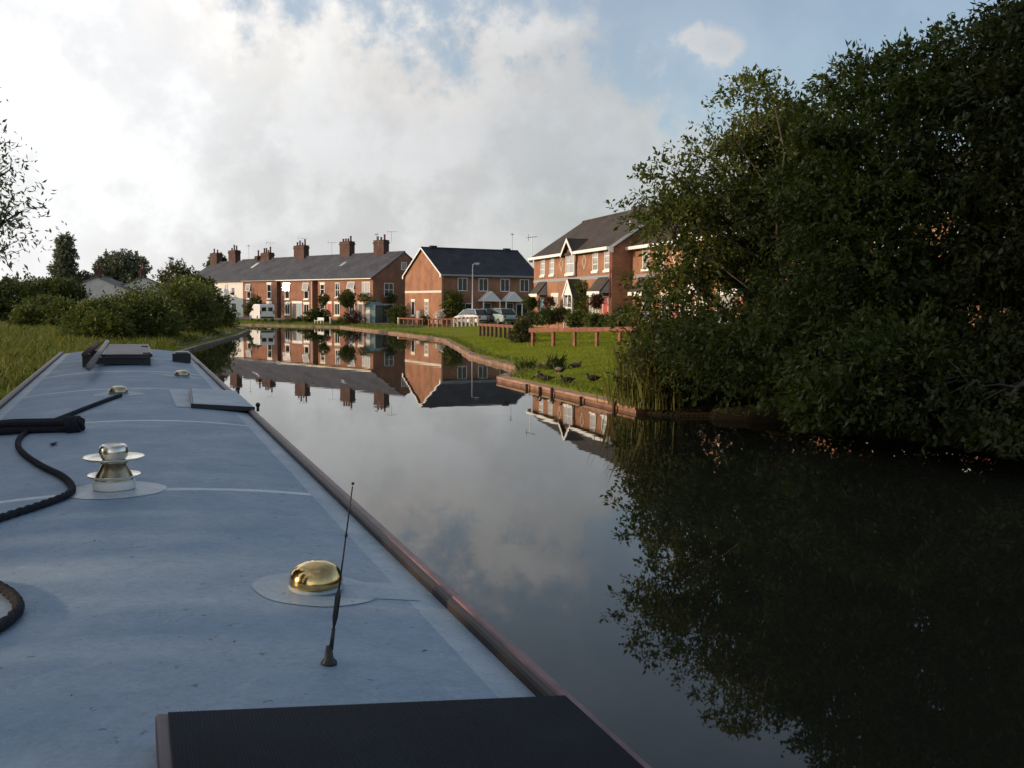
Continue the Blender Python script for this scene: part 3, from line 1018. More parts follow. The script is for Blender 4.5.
def disc_patch(parent, px, py, r, tail=None, name='paint_patch', m_=None):
    """a ring of smooth pale paint on the roof round a fitting"""
    v0, u0 = on_roof(px, py)
    b = MB(); n = 64
    pts = []
    for k in range(n):
        a = 2 * math.pi * k / n
        rr = r * (1 + .02 * math.sin(3 * a + 1) + .012 * math.sin(7 * a))
        v, u = v0 + rr * math.cos(a), u0 + rr * math.sin(a)
        pts.append((v, u, rz_(v) + .0016))
    b.add([(v0, u0, rz_(v0) + .0016)] + pts, [(0, 1 + k, 1 + (k + 1) % n) for k in range(n)])
    if tail:
        m = 8
        for (w, L, z) in [(tail[0], tail[1], .0011)]:
            vs = []
            for i in range(m + 1):
                v = v0 + (L - v0) * i / m
                vs += [(v, u0 - w, rz_(v) + z), (v, u0 + w, rz_(v) + z)]
            b.add(vs, [(2 * i, 2 * i + 2, 2 * i + 3, 2 * i + 1) for i in range(m)])
    return b.build(name, m_ or M_smooth, parent)


def dome_vent(px, py, r, h, m, label, tail=None, patch=None):
    v, u = on_roof(px, py)
    b = MB()
    prof = [(r * .78, 0), (r * .8, h * .12), (r * 1.0, h * .18), (r * 1.02, h * .3), (r * .99, h * .48), (r * .88, h * .72), (r * .68, h * .88), (r * .4, h * .97), (.001, h)]
    b.lathe(prof, (v, u, rz_(v) + .002), 36)
    o = b.build('mushroom_vent', m, boat, smooth=True)
    o['label'] = label
    f = MB(); f.lathe([(r * 1.06, 0), (r * 1.08, .005), (r * .7, .007)], (v, u, rz_(v) + .002), 30); f.build('flange', M_smooth, o, smooth=True)
    disc_patch(boat, px, py, patch or r * 1.9, tail)
    return o


dome_vent(316, 589, .063, .066, M_brass, 'shiny brass dome vent nearest the hatch', (.075, VR - .05), .15)
dome_vent(118.5, 394, .062, .055, M_brass_dull, 'dull brass dome vent beside the rope end', None, .17)
dome_vent(182, 376.5, .066, .055, M_brass_dull, 'dull brass dome vent near the bow', None, .17)

# tall steel two-disc vent
v, u = on_roof(114.5, 489)
vent = MB()
zb = rz_(v) + .003
vent.lathe([(.070, 0), (.072, .004), (.070, .026), (.066, .033)], (v, u, zb), 40)
o = vent.build('tall_vent', M_whitecap, boat, smooth=True)
o['label'] = 'tall steel vent with two flared discs'
b = MB(); b.lathe([(.065, .033), (.062, .045), (.050, .068), (.042, .084), (.037, .092), (.036, .104)], (v, u, zb), 40, close=False); b.build('cone', M_dark_reflect, o, smooth=True)
b = MB(); b.lathe([(.05, .040), (.072, .044), (.088, .051), (.090, .048), (.074, .039), (.055, .036)], (v, u, zb), 48, close=False); b.build('lower_disc', M_chrome, o, smooth=True)
b = MB(); b.lathe([(.034, .104), (.055, .101), (.084, .108), (.101, .114), (.103, .111), (.086, .102), (.055, .094), (.034, .094)], (v, u, zb), 48, close=False); b.build('upper_disc', M_chrome, o, smooth=True)
b = MB(); b.lathe([(.040, .106), (.047, .116), (.049, .130), (.047, .144), (.042, .153), (.036, .156), (.030, .152), (.012, .147), (.001, .146)], (v, u, zb), 40, close=False); b.build('cap', M_chrome, o, smooth=True)
disc_patch(boat, 116, 490, .165, m_=M_line)

# whip aerial on a magnetic foot
foot = bp(329, 664)
wa = thing('whip_aerial', 'thin black whip aerial standing on the blue boat roof', 'aerial')
wa.matrix_world = BOATM
tip = Vector((foot.x + .047, foot.y + .0, foot.z + .345))
b = MB(); b.lathe([(.0155, 0), (.0155, .004), (.009, .012), (.006, .032), (.005, .036)], foot, 16); b.build('foot', M_black_plastic, wa, smooth=True)
b = MB(); d = (tip - foot)
b.tube([foot + d * .08, foot + d * .2], [.0045, .0035], 8)
b.tube([foot + d * .2, foot + d * .26, foot + d * .38, foot + d * .42], [.002, .0055, .0055, .002], 8)
b.tube([foot + d * .42, foot + d * .7], [.0018, .0015], 6)
b.tube([foot + d * .7, foot + d * .715, foot + d * .73], [.0015, .0035, .0015], 6)
b.tube([foot + d * .73, foot + d * .985], [.0014, .0012], 6); b.ball(tip, .0032, 8)
b.build('whip', M_black_plastic, wa, smooth=True)


def smooth_path(P, k=8):
    P = [Vector(p) for p in P]
    out = []
    for i in range(len(P) - 1):
        a, b, c, d = P[max(i - 1, 0)], P[i], P[i + 1], P[min(i + 2, len(P) - 1)]
        for j in range(k):
            t = j / k
            out.append(.5 * ((2 * b) + (c - a) * t + (2 * a - 5 * b + 4 * c - d) * t * t + (3 * b - a - 3 * c + d) * t ** 3))
    out.append(P[-1])
    return out


def rope(name, pix, r, label, strands=3):
    pts = smooth_path([bp(px, py, r) for px, py in pix], 10)
    # twist three strands so that the lay of the rope shows
    b = MB()
    L = 0; acc = [0]
    for i in range(1, len(pts)): L += (pts[i] - pts[i - 1]).length; acc.append(L)
    n = int(L / .012)
    res = []
    j = 0
    for i in range(n + 1):
        s = L * i / n
        while j < len(acc) - 2 and acc[j + 1] < s: j += 1
        t = (s - acc[j]) / max(1e-6, acc[j + 1] - acc[j])
        res.append(pts[j].lerp(pts[j + 1], t))
    for q in range(strands):
        sp = []
        for i, p in enumerate(res):
            tn = (res[min(i + 1, n)] - res[max(i - 1, 0)]).normalized()
            s = tn.cross(Vector((0, 0, 1))).normalized(); up = s.cross(tn)
            a = 2 * math.pi * (q / strands + (L * i / n) / .11)
            sp.append(p + (s * math.cos(a) + up * math.sin(a)) * r * .42)
        b.tube(sp, r * .62, 6)
    o = b.build(name, M_rope, None, smooth=True)
    o.matrix_world = BOATM
    return tag(o, label, 'rope')


rope('mooring_rope', [(121, 395), (104, 401), (78, 411), (48, 423), (26, 432), (18, 442), (22, 452), (40, 465), (62, 476), (72, 487), (66, 495), (40, 505), (0, 518), (-60, 540),
                      (-95, 562), (-70, 578), (-20, 581), (5, 590), (18, 604), (13, 616), (-10, 631), (-70, 655), (-140, 690)], .0130,
     'long black mooring rope winding down the boat roof to a loop at the edge')

# folded bundle of black rope
bd = thing('rope_bundle', 'thick folded black bundle lying across the roof under the mooring rope', 'bundle')
bd.matrix_world = BOATM
b = MB(); rr = random.Random(4)
A0, A1 = bp(-22, 436), bp(84, 431)
for i in range(9):
    oy = (i % 5 - 2) * .028; oz = .018 + (i // 5) * .030
    e = rr.uniform(-.02, .02)
    b.tube(smooth_path([A0 + Vector((0, oy, oz)), A0.lerp(A1, .3) + Vector((0, oy * 1.1 + rr.uniform(-.012, .012), oz + .012)), A0.lerp(A1, .65) + Vector((0, oy + rr.uniform(-.01, .01), oz + .006)),
                        A1 + Vector((-.02 + e, oy * .7, oz))], 6), .0175, 7)
b.build('strands', M_rope, bd, smooth=True)
b = MB()
for k in range(5):
    c = A1 + Vector((-.03 - k * .012, 0, .034))
    ring = [c + Vector((.01 * math.sin(a * 2), .062 * math.cos(a), .036 * math.sin(a))) for a in [2 * math.pi * q / 16 for q in range(17)]]
    b.tube(ring, .010, 6)
b.build('whipping', M_rope, bd, smooth=True)

# folded-over side hatch lid
lid = MB()
a0, a1, a2, a3 = bp(193, 408), bp(240, 409.5), bp(238, 393), bp(191.5, 391.5)
def quadslab(b, c4, z0, z1, m=0):
    vs = [(p.x, p.y, p.z + z0) for p in c4] + [(p.x, p.y, p.z + z1) for p in c4]
    b.add(vs, [(3, 2, 1, 0), (4, 5, 6, 7), (0, 1, 5, 4), (1, 2, 6, 5), (2, 3, 7, 6), (3, 0, 4, 7)], m)
vr = VR + .046
c4 = [Vector((a0.x, a0.y, 0)), Vector((vr, a0.y, 0)), Vector((vr, a3.y, 0)), Vector((a3.x, a3.y, 0))]
c4 = [Vector((p.x, p.y, rz_(min(p.x, VR)))) for p in c4]
c4[1].z += .012; c4[2].z += .012
lb = MB(); quadslab(lb, c4, .010, .026)
lido = lb.build('side_hatch', M_smooth, boat, bevel=.004)
lb = MB()
quadslab(lb, [c4[0] + Vector((-.012, -.012, 0)), c4[1] + Vector((.0, -.012, 0)), c4[1] + Vector((0, -.002, 0)), c4[0] + Vector((-.012, -.002, 0))], .002, .030)
quadslab(lb, [c4[0] + Vector((-.012, 0, 0)), c4[0] + Vector((-.002, 0, 0)), c4[3] + Vector((-.002, 0, 0)), c4[3] + Vector((-.012, 0, 0))], .002, .030)
lb.build('edge_strip', M_black_plastic, lido)
for p in (c4[1], c4[2]):
    lb = MB(); lb.tube([(p.x + .02, p.y, p.z + .0), (p.x + .02, p.y, p.z + .035)], .009, 8); lb.ball((p.x + .02, p.y, p.z + .042), .016, 8)
    lb.build('hinge_knob', M_black_plastic, lido)
pv = MB(); q0 = c4[0].x - .10
pv.add([(q0, c4[0].y, rz_(q0) + .003), (c4[0].x + .03, c4[0].y, rz_(c4[0].x + .03) + .003), (c4[3].x + .03, c4[3].y, rz_(c4[3].x + .03) + .003), (q0, c4[3].y, rz_(q0) + .003)], [(0, 1, 2, 3)])
pv.build('paint_patch', M_smooth, boat)


def boat_thing(name, label, cat):
    t = thing(name, label, cat); t.matrix_world = BOATM
    return t


# rack with plank and poles near the bow
r0, r1 = bp(90, 367), bp(150, 365)
ur = r0.y
rack = boat_thing('plank_rack', 'black metal rack holding plank and poles at the bow end of the roof', 'rack')
for k, uu in enumerate((ur + .05, ur + 1.5)):
    b = MB()
    xa, xb = bp(84, 366).x, bp(150, 365).x
    zt = .085
    b.box(xa, uu - .02, rz_(xa) + .03, xb, uu + .02, rz_(VC) + zt - .01)
    for x in (xa + .03, xb - .03):
        b.box(x - .035, uu - .04, rz_(x), x + .035, uu + .04, rz_(x) + .13)
    b.build('bearer', M_black_plastic, rack)
xr = bp(128, 365).x
zt = rz_(VC) + .078
pk = boat_thing('gang_plank', 'worn grey gang plank lying on the rack', 'plank')
b = MB(); b.box(xr - .21, ur - .02, zt, xr + .20, ur + 2.25, zt + .035); b.build('board', M_plank, pk, bevel=.004)
b = MB(); b.box(xr - .21, ur - .028, zt + .006, xr + .20, ur - .021, zt + .030)
b.box(xr + .201, ur, zt + .004, xr + .23, ur + 2.2, zt + .034); b.box(xr - .24, ur, zt + .004, xr - .211, ur + 2.2, zt + .034)
b.build('edge_band', M_black_plastic, pk)
p0, p1 = bp(93, 374), bp(112, 353)
for nm, lb_, x0, dx, ya, yb, mm, rad in (('boat_pole', 'long pale brown boat pole beside the plank, sticking out toward the stern', bp(93, 373).x, .06, on_roof(92, 381)[1], ur + 2.6, M_polewood, .027),
                                          ('boat_pole', 'dark shorter boat pole leftmost on the rack', bp(86, 366).x, .06, ur - .02, ur + 2.0, M_wood_dark, .03)):
    b = MB(); z = rz_(VC) + .078 + rad
    b.tube([(x0, ya, z), (x0 + dx, yb, z + .02)], rad, 14)
    o = b.build(nm, mm, smooth=True); o.matrix_world = BOATM
    tag(o, lb_, 'pole')

# small black box by the right handrail
bx = boat_thing('black_box', 'small black box with a bright lid by the right handrail near the bow', 'box')
c = bp(182, 362.5)
b = MB(); b.box(c.x - .095, c.y, rz_(c.x) - .004, c.x + .095, c.y + .22, rz_(c.x) + .10); b.build('case', M_black_plastic, bx, bevel=.008)
b = MB(); b.box(c.x - .06, c.y + .03, rz_(c.x) + .101, c.x + .07, c.y + .19, rz_(c.x) + .118); b.build('lid', M_galv, bx, bevel=.004)

# scraps of leaf on the roof
M_deadleaf = mat('dead_leaf', (.05, .04, .03), .9, var=.4, scale=30)
for i, (px, py, s, lb_) in enumerate(((52, 446, .04, 'curled dark dead leaf lying near the black bundle'), (234, 643, .007, 'tiny dark leaf scrap left of the whip aerial foot'),
                                      (425, 652, .009, 'tiny dark leaf scrap right of the whip aerial foot'), (72, 697, .006, 'tiny dark leaf scrap left of the dark hatch'),
                                      (94, 542, .008, 'small dark leaf scrap on the open blue roof behind the tall vent'), (284, 594, .008, 'small leaf scrap just left of the big brass dome'))):
    c = bp(px, py)
    b = MB(); rr = random.Random(i)
    n = 5 if s > .02 else 2
    for k in range(n):
        a = rr.uniform(0, 6.28); l = s * rr.uniform(.6, 1.2)
        d = Vector((math.cos(a), math.sin(a), 0)); e = Vector((-d.y, d.x, 0))
        q = c + Vector((rr.uniform(-.3, .3) * s, rr.uniform(-.3, .3) * s, .002))
        b.add([q - d * l * .5, q + e * l * .25 + Vector((0, 0, l * .3)), q + d * l * .5 + Vector((0, 0, l * .25)), q - e * l * .25 + Vector((0, 0, l * .15))], [(0, 1, 2, 3)])
    o = b.build('fallen_leaf', M_deadleaf); o.matrix_world = BOATM
    tag(o, lb_, 'leaf')


# ------------------------------------------------------------------ houses
FACE = {}


def side_matrix(side, Lx, D):
    """local frame of a wall: x along the wall seen from outside (left to right), -y outward, z up"""
    if side == 'front': return Matrix.Identity(4)
    if side == 'right': return Matrix.Translation((Lx, 0, 0)) @ Matrix.Rotation(R(90), 4, 'Z')
    if side == 'left': return Matrix.Translation((0, D, 0)) @ Matrix.Rotation(R(-90), 4, 'Z')
    return Matrix.Translation((Lx, D, 0)) @ Matrix.Rotation(R(180), 4, 'Z')


def window(parent, M, x, z, w, h, cols=2, rows=1, glass=None, frame=None, sill=None, lintel=None, fw=.07, proud=.03, mul=.05):
    frame = frame or M_white
    b = MB(M)
    x0, x1, z0, z1 = x - w / 2, x + w / 2, z, z + h
    y0, y1 = -proud, .06
    b.box(x0, y0, z0, x0 + fw, y1, z1); b.box(x1 - fw, y0, z0, x1, y1, z1)
    b.box(x0 + fw, y0, z0, x1 - fw, y1, z0 + fw); b.box(x0 + fw, y0, z1 - fw, x1 - fw, y1, z1)
    for i in range(1, cols):
        xm = x0 + w * i / cols; b.box(xm - mul / 2, y0 + .008, z0 + fw, xm + mul / 2, y1, z1 - fw)
    for i in range(1, rows):
        zm = z0 + h * i / rows
        for c in range(cols):
            xa = x0 + (fw if c == 0 else w * c / cols + mul / 2); xb = x1 - fw if c == cols - 1 else x0 + w * (c + 1) / cols - mul / 2
            if c: xa = x0 + w * c / cols + mul / 2
            b.box(xa, y0 + .012, zm - mul / 2, xb, y1, zm + mul / 2)
    o = b.build('window', frame, parent)
    g = MB(M); g.add([(x0 + fw, -.006, z0 + fw), (x1 - fw, -.006, z0 + fw), (x1 - fw, -.006, z1 - fw), (x0 + fw, -.006, z1 - fw)], [(0, 1, 2, 3)])
    g.build('pane', glass or M_glass, o)
    if sill:
        s = MB(M); s.box(x0 - .08, -.10, z0 - .15, x1 + .08, .05, z0 - .003); s.build('sill', sill, o)
    if lintel:
        s = MB(M); s.box(x0 - .10, -.035, z1 + .003, x1 + .10, .05, z1 + .23); s.build('lintel', lintel, o)
    return o


def door(parent, M, x, z, w, h, m, frame=None, glazed=False, lintel=None):
    b = MB(M); fw = .06
    b.box(x - w / 2 + fw, -.012, z, x + w / 2 - fw, .05, z + h - fw, 0)
    for (a, c, d, e) in ((.12, .42, .12, .5), (.58, .88, .12, .5), (.12, .42, .56, .9), (.58, .88, .56, .9)):
        xa = x - w / 2 + fw + (w - 2 * fw) * a; xb = x - w / 2 + fw + (w - 2 * fw) * c
        b.box(xa, -.024, z + h * d, xb, -.013, z + h * e * .98, 0)
    o = b.build('door', m, parent)
    f = MB(M)
    f.box(x - w / 2, -.03, z, x - w / 2 + fw - .002, .05, z + h); f.box(x + w / 2 - fw + .002, -.03, z, x + w / 2, .05, z + h)
    f.box(x - w / 2 + fw, -.03, z + h - fw + .002, x + w / 2 - fw, .05, z + h)
    f.build('frame', frame or M_white, o)
    k = MB(M); k.ball((x + w / 2 - fw - .09, -.045, z + h * .48), .03, 8); k.build('handle', M_brass_dull, o)
    if lintel:
        s = MB(M); s.box(x - w / 2 - .1, -.035, z + h + .003, x + w / 2 + .1, .05, z + h + .23); s.build('lintel', lintel, o)
    return o


def shell(parent, x0, L, D, ze, zr, wall_m, roof_m, e=.30, v0=0, v1=0, base=-1.2, th=.12, cut=None):
    """walls with gables and a two-sided roof; ridge along x"""
    b = MB()
    t = .02
    b.prism([(0, base), (D, base), (D, ze - t), (D / 2, zr - t), (0, ze - t)], 'x', x0 + .002, x0 + L - .002)
    b.build('wall', wall_m, parent)
    m = (zr - ze) / (D / 2)
    r = MB()
    r.prism([(-e, ze - m * e), (D / 2, zr), (D + e, ze - m * e), (D + e, ze - m * e + th), (D / 2, zr + th), (-e, ze - m * e + th)], 'x', x0 - v0 + .001, x0 + L + v1 - .001)
    ro = r.build('roof', roof_m, parent)
    rt = MB(); rt.tube([(x0 - v0, D / 2, zr + th + .0), (x0 + L + v1, D / 2, zr + th + .0)], .10, 8); rt.build('ridge_tile', roof_m, ro)
    return ro, m


def chimney(ro, x, y, z0, w, d, h, pots, m=None, pot=None, seed=0):
    rr = random.Random(seed)
    b = MB()
    b.box(x - w / 2, y - d / 2, z0, x + w / 2, y + d / 2, z0 + h)
    b.box(x - w / 2 - .06, y - d / 2 - .06, z0 + h - .32, x + w / 2 + .06, y + d / 2 + .06, z0 + h - .12)
    b.box(x - w / 2 - .03, y - d / 2 - .03, z0 + h + .002, x + w / 2 + .03, y + d / 2 + .03, z0 + h + .08)
    o = b.build('chimney', m or M_brick_dark, ro)
    for i in range(pots):
        px = x - w / 2 + w * (i + .5) / pots
        hh = rr.choice((.35, .45, .62, .75))
        q = MB(); q.lathe([(.13, 0), (.14, .05), (.105, .12), (.10, hh - .08), (.13, hh - .06), (.13, hh), (.08, hh)], (px, y, z0 + h + .081), 12)
        q.build('chimney_pot', pot or M_terracotta, ro if False else o, smooth=True)
    return o


def aerial(parent, x, y, z, h=1.6, rot=0, M=None):
    b = MB()
    b.tube([(x, y, z), (x, y, z + h)], .022, 5)
    c, s = math.cos(rot), math.sin(rot)
    b.tube([(x - .55 * c, y - .55 * s, z + h - .05), (x + .65 * c, y + .65 * s, z + h - .05)], .016, 5)
    for i in range(7):
        t = -.5 + i * .18; q = .22 - .012 * i
        b.tube([(x + t * c - q * s, y + t * s + q * c, z + h - .05), (x + t * c + q * s, y + t * s - q * c, z + h - .05)], .011, 4)
    b.tube([(x - .5 * c, y - .5 * s, z + h - .30), (x - .5 * c, y - .5 * s, z + h + .2)], .02, 4)
    return b.build('tv_aerial', M_alu, parent)


# --- the old terrace
TX, TY = -14.9, 107.0
TD = Vector((-.694, .72)).normalized()
TROT = math.atan2(-TD.y, -TD.x)     # local x runs from the far end to the near gable
TZ = .30
TK = 1.047
TEAVE, TRIDGE, TDEP = 4.85, 7.62, 8.4


def terrace_house(s0, s1, label, wall, roof=M_slate, dz=0, yoff=0, near_end=False, far_end=False):
    L = s1 - s0
    p = Vector((TX, TY)) + TD * s1
    inward = Vector((-TD.y, TD.x)) * -1
    inward = Vector((math.cos(TROT + R(90)), math.sin(TROT + R(90))))
    p = p + inward * yoff
    t = thing('terraced_house', label, 'house', (p.x * TK, p.y * TK, CAM_H + (TZ - CAM_H) * TK), TROT, 'houses of the old brick terrace')
    t.scale = (TK, TK, TK)
    return t, L


def open_casement(win, M, x, z, w, h, tilt, yaw):
    """an opened, pivoted light standing out of its frame"""
    Q = M @ Matrix.Translation((x, -.16, z)) @ Matrix.Rotation(yaw, 4, 'Z') @ Matrix.Rotation(tilt, 4, 'X')
    b = MB(Q); fw = .05
    b.box(-w / 2, -.02, -h / 2, -w / 2 + fw, .02, h / 2); b.box(w / 2 - fw, -.02, -h / 2, w / 2, .02, h / 2)
    b.box(-w / 2 + fw, -.02, -h / 2, w / 2 - fw, .02, -h / 2 + fw); b.box(-w / 2 + fw, -.02, h / 2 - fw, w / 2 - fw, .02, h / 2)
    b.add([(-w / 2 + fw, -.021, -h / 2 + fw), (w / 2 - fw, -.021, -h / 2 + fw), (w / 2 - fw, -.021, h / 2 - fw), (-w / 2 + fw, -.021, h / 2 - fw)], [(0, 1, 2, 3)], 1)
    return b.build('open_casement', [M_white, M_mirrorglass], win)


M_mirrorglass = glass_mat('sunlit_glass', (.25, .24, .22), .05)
I4 = Matrix.Identity(4)


def gutter(parent, x0, x1, e, z, m):
    b = MB(); b.box(x0, -e - .10, z - .03, x1, -e - .003, z + .07)
    return b.build('gutter', m, parent)


def pipe(parent, x, y, z0, z1, m):
    b = MB(); b.tube([(x, y, z0), (x, y, z1)], .045, 8)
    return b.build('downpipe', m, parent)


def build_terrace():
    e = .22
    # 1: nearest, with the gable
    t, L = terrace_house(0, 5.25, 'end terraced brick house whose shaded gable faces the gap, window box below its front window', M_brick_old)
    ro, m = shell(t, 0, L, TDEP, TEAVE, TRIDGE, M_brick_old, M_slate, e, 0, .08)
    chimney(ro, 1.05, TDEP / 2, TRIDGE - .3, 1.9, .75, 1.75, 3, seed=1)
    aerial(ro, L - 1.9, TDEP / 2 - .3, TRIDGE + 1.2, 1.2, .6); aerial(ro, .8, TDEP / 2, TRIDGE + .1, 1.2, 2.2)
    gutter(t, 0, L, e, TEAVE - m * e, M_cream)
    w = window(t, I4, 4.0, 2.95, 1.45, 1.45, 3, 1, M_curtain_glass, sill=M_stone)
    wb = MB(); wb.box(3.1, -.42, 2.45, 4.9, -.12, 2.72); wbx = wb.build('window_box', M_wood_dark, t)
    for q_, xx in enumerate((3.4, 4.0, 4.6)): foliage('plant', [(xx, -.28, 2.77, .31)], .13, LF_dark, wbx, 31 + q_, sprays=40, spray_r=.11, per_spray=8)
    w = window(t, I4, 1.35, 2.75, .95, 1.6, 2, 2, M_curtain_glass, sill=M_stone)
    open_casement(w, I4, 1.35, 4.05, 1.15, .75, R(-14), R(8))
    window(t, I4, 1.4, .75, 1.0, 1.25, 2, 1, sill=M_stone, lintel=M_stone)
    door(t, I4, 3.0, .05, .95, 2.0, M_dark_door, lintel=M_stone)
    S = side_matrix('right', L, TDEP)
    w = window(t, S, 2.1, 2.85, 1.25, 1.45, 2, 2, sill=M_lead)
    wb = MB(S); wb.box(1.4, -.42, 2.35, 2.8, -.12, 2.62); wbx = wb.build('window_box', M_wood_dark, t)
    cpt = S @ Vector((2.1, -.28, 2.7))
    for q_, dy in enumerate((-.35, 0, .35)): foliage('plant', [(cpt.x, cpt.y + dy, cpt.z, .33)], .13, LF_dark, wbx, 36 + q_, sprays=40, spray_r=.11, per_spray=8)
    window(t, S, 2.1, .95, 1.2, 1.1, 2, 1, sill=M_lead); window(t, S, 6.2, .9, .8, 1.0, 1, 1)
    window(t, S, 4.15, 5.75, .75, .85, 1, 1, glass=M_curtain_glass)
    # 2
    t, L = terrace_house(5.25, 10.6, 'terraced brick house with two narrow windows one above the other beside a dark passage', M_brick_old)
    ro, m = shell(t, 0, L, TDEP, TEAVE, TRIDGE, M_brick_old, M_slate, e, 1.02, 0)
    chimney(ro, -.25, TDEP / 2, TRIDGE - .3, 2.0, .75, 1.85, 4, seed=2)
    aerial(ro, L - .1, TDEP / 2 + .2, TRIDGE + 1.3, 1.0, 2.6)
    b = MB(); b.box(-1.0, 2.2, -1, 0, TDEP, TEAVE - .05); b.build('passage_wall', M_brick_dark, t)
    gutter(t, -1, L, e, TEAVE - m * e, M_cream)
    for z in (.85, 3.05):
        window(t, I4, .95, z, .85, 1.15, 1, 2, sill=M_cream, lintel=M_cream)
    w = window(t, I4, 3.95, 2.75, .9, 1.6, 2, 2, sill=M_stone)
    window(t, I4, 3.9, .75, 1.0, 1.3, 2, 1, sill=M_cream, lintel=M_cream)
    door(t, I4, 2.3, .05, .9, 2.0, M_red_door, lintel=M_cream)
    b = MB(); slab = [(1.4, .25), (2.0, .25), (2.0, .62), (1.4, .62)]
    # skylight on the front slope
    b = MB(); zz = TEAVE + .55 * (TRIDGE - TEAVE); mm = m
    y0, y1 = 2.0, 2.75
    b.add([(1.2, y0, TEAVE + mm * y0 + .15), (1.9, y0, TEAVE + mm * y0 + .15), (1.9, y1, TEAVE + mm * y1 + .15), (1.2, y1, TEAVE + mm * y1 + .15)], [(0, 1, 2, 3)])
    b.build('skylight', M_curtain_glass, ro)
    # 3
    t, L = terrace_house(11.62, 18.6, 'terraced brick house with white sills and the window that flashes in the sun', M_brick_old)
    ro, m = shell(t, 0, L, TDEP, TEAVE, TRIDGE, M_brick_old, M_slate, e, .92, 0)
    aerial(ro, L - 2.4, TDEP / 2, TRIDGE + .1, 1.6, .5)
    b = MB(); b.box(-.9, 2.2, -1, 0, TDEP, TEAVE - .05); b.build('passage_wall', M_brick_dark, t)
    gutter(t, -.9, L, e, TEAVE - m * e, M_white)
    pipe(t, L - .12, -.08, 0, TEAVE - .3, M_white)
    for x in (1.45, 5.6):
        w = window(t, I4, x, 2.55, .95, 1.75, 1, 2, M_glass, sill=M_white)
        if x < 2: open_casement(w, I4, x, 3.95, 1.2, .95, SUNTILT, SUNYAW)
        else: open_casement(w, I4, x, 3.95, 1.05, .9, R(-12), R(6))
        window(t, I4, x, .7, 1.1, 1.25, 2, 1, M_glass, sill=M_white, lintel=M_white)
    door(t, I4, 3.05, .05, .95, 2.0, M_dark_door, lintel=M_white); door(t, I4, 4.15, .05, .9, 2.0, M_blue_door, lintel=M_white)
    # 4
    t, L = terrace_house(19.52, 27.7, 'terraced brick house behind the white van, next to the white painted one', M_brick_old)
    ro, m = shell(t, 0, L, TDEP, TEAVE, TRIDGE, M_brick_old, M_slate, e, 0, 0)
    chimney(ro, L - 1.2, TDEP / 2, TRIDGE - .3, 2.3, .75, 1.75, 4, seed=4)
    aerial(ro, L - 1.3, TDEP / 2 + .2, TRIDGE + .8, 1.7, .8)
    gutter(t, 0, L, e, TEAVE - m * e, M_lead)
    for x in (1.5, 6.4):
        w = window(t, I4, x, 2.55, .95, 1.75, 1, 2, M_glass, sill=M_white, lintel=M_white if x > 2 else None)
        if x < 2: open_casement(w, I4, x, 3.95, 1.05, .85, R(-10), R(4))
        window(t, I4, x, .7, 1.1, 1.3, 1, 2, M_glass, sill=M_white, lintel=M_white)
    door(t, I4, 3.9, .05, .95, 2.0, M_dark_door, lintel=M_white)
    # 5 white
    t, L = terrace_house(27.72, 35.2, 'white rendered terraced house at the far left of the brick row', M_render_white)
    ro, m = shell(t, 0, L, TDEP, TEAVE, TRIDGE, M_render_white, M_slate, e, .1, 0)
    chimney(ro, L - 1.1, TDEP / 2, TRIDGE - .3, 2.0, .8, 1.1, 4, seed=5)
    chimney(ro, L - 3.4, TDEP / 2, TRIDGE - .3, .7, .7, .75, 1, seed=9)
    aerial(ro, L - .4, TDEP / 2, TRIDGE + .5, 1.7, .9); aerial(ro, 1.6, TDEP / 2, TRIDGE + .1, 1.9, 2.6)
    b = MB(); y0, y1 = 2.3, 3.4
    b.add([(5.2, y0, TEAVE + m * y0 + .15), (5.9, y0, TEAVE + m * y0 + .15), (5.9, y1, TEAVE + m * y1 + .15), (5.2, y1, TEAVE + m * y1 + .15)], [(0, 1, 2, 3)])
    b.build('skylight', M_curtain_glass, ro)
    gutter(t, 0, L, e, TEAVE - m * e, M_black_plastic)
    window(t, I4, 5.0, 2.9, .85, 1.1, 1, 1, sill=M_white); window(t, I4, 1.6, 2.9, .85, 1.1, 1, 1, sill=M_white)
    window(t, I4, 5.2, .8, 1.1, 1.2, 2, 1, sill=M_white); door(t, I4, 3.4, .05, .9, 2.0, M_blue_door)
    # 6 far one, its own roof across
    p = Vector((TX, TY)) + TD * 43.6
    t = thing('terraced_house', 'farthest house of the old row, grey roof half hidden by bushes', 'house', (p.x * TK, p.y * TK, CAM_H + (TZ - CAM_H) * TK), TROT, 'houses of the old brick terrace')
    t.scale = (TK, TK, TK)
    ro, m = shell(t, 0, 7.9, TDEP, TEAVE - .1, TRIDGE - .15, M_brick_old, M_slate, e, .1, .1)
    chimney(ro, 6.1, TDEP / 2, TRIDGE - .4, 1.9, .8, 1.8, 3, seed=6); chimney(ro, .9, TDEP / 2, TRIDGE - .4, 1.9, .8, 1.6, 2, seed=7)
    gutter(t, 0, 7.9, e, TEAVE - .1 - m * e, M_black_plastic)
    for x in (1.8, 6): window(t, I4, x, 2.9, .9, 1.2, 1, 2, sill=M_white); window(t, I4, x, .8, 1.0, 1.2, 1, 2, sill=M_white)
    door(t, I4, 3.9, .05, .9, 2.0, M_dark_door)


# orientation of the pane that flashes: its normal halves the angle between sun and viewer
gp = at(283, 284, 124.0)
gn = (SUN_DIR + (CAMP - gp).normalized()).normalized()
ln = Matrix.Rotation(-TROT, 3, 'Z') @ gn            # in house space; pane faces -y
SUNYAW = math.atan2(ln.x, -ln.y)
SUNTILT = -math.asin(ln.z)
build_terrace()


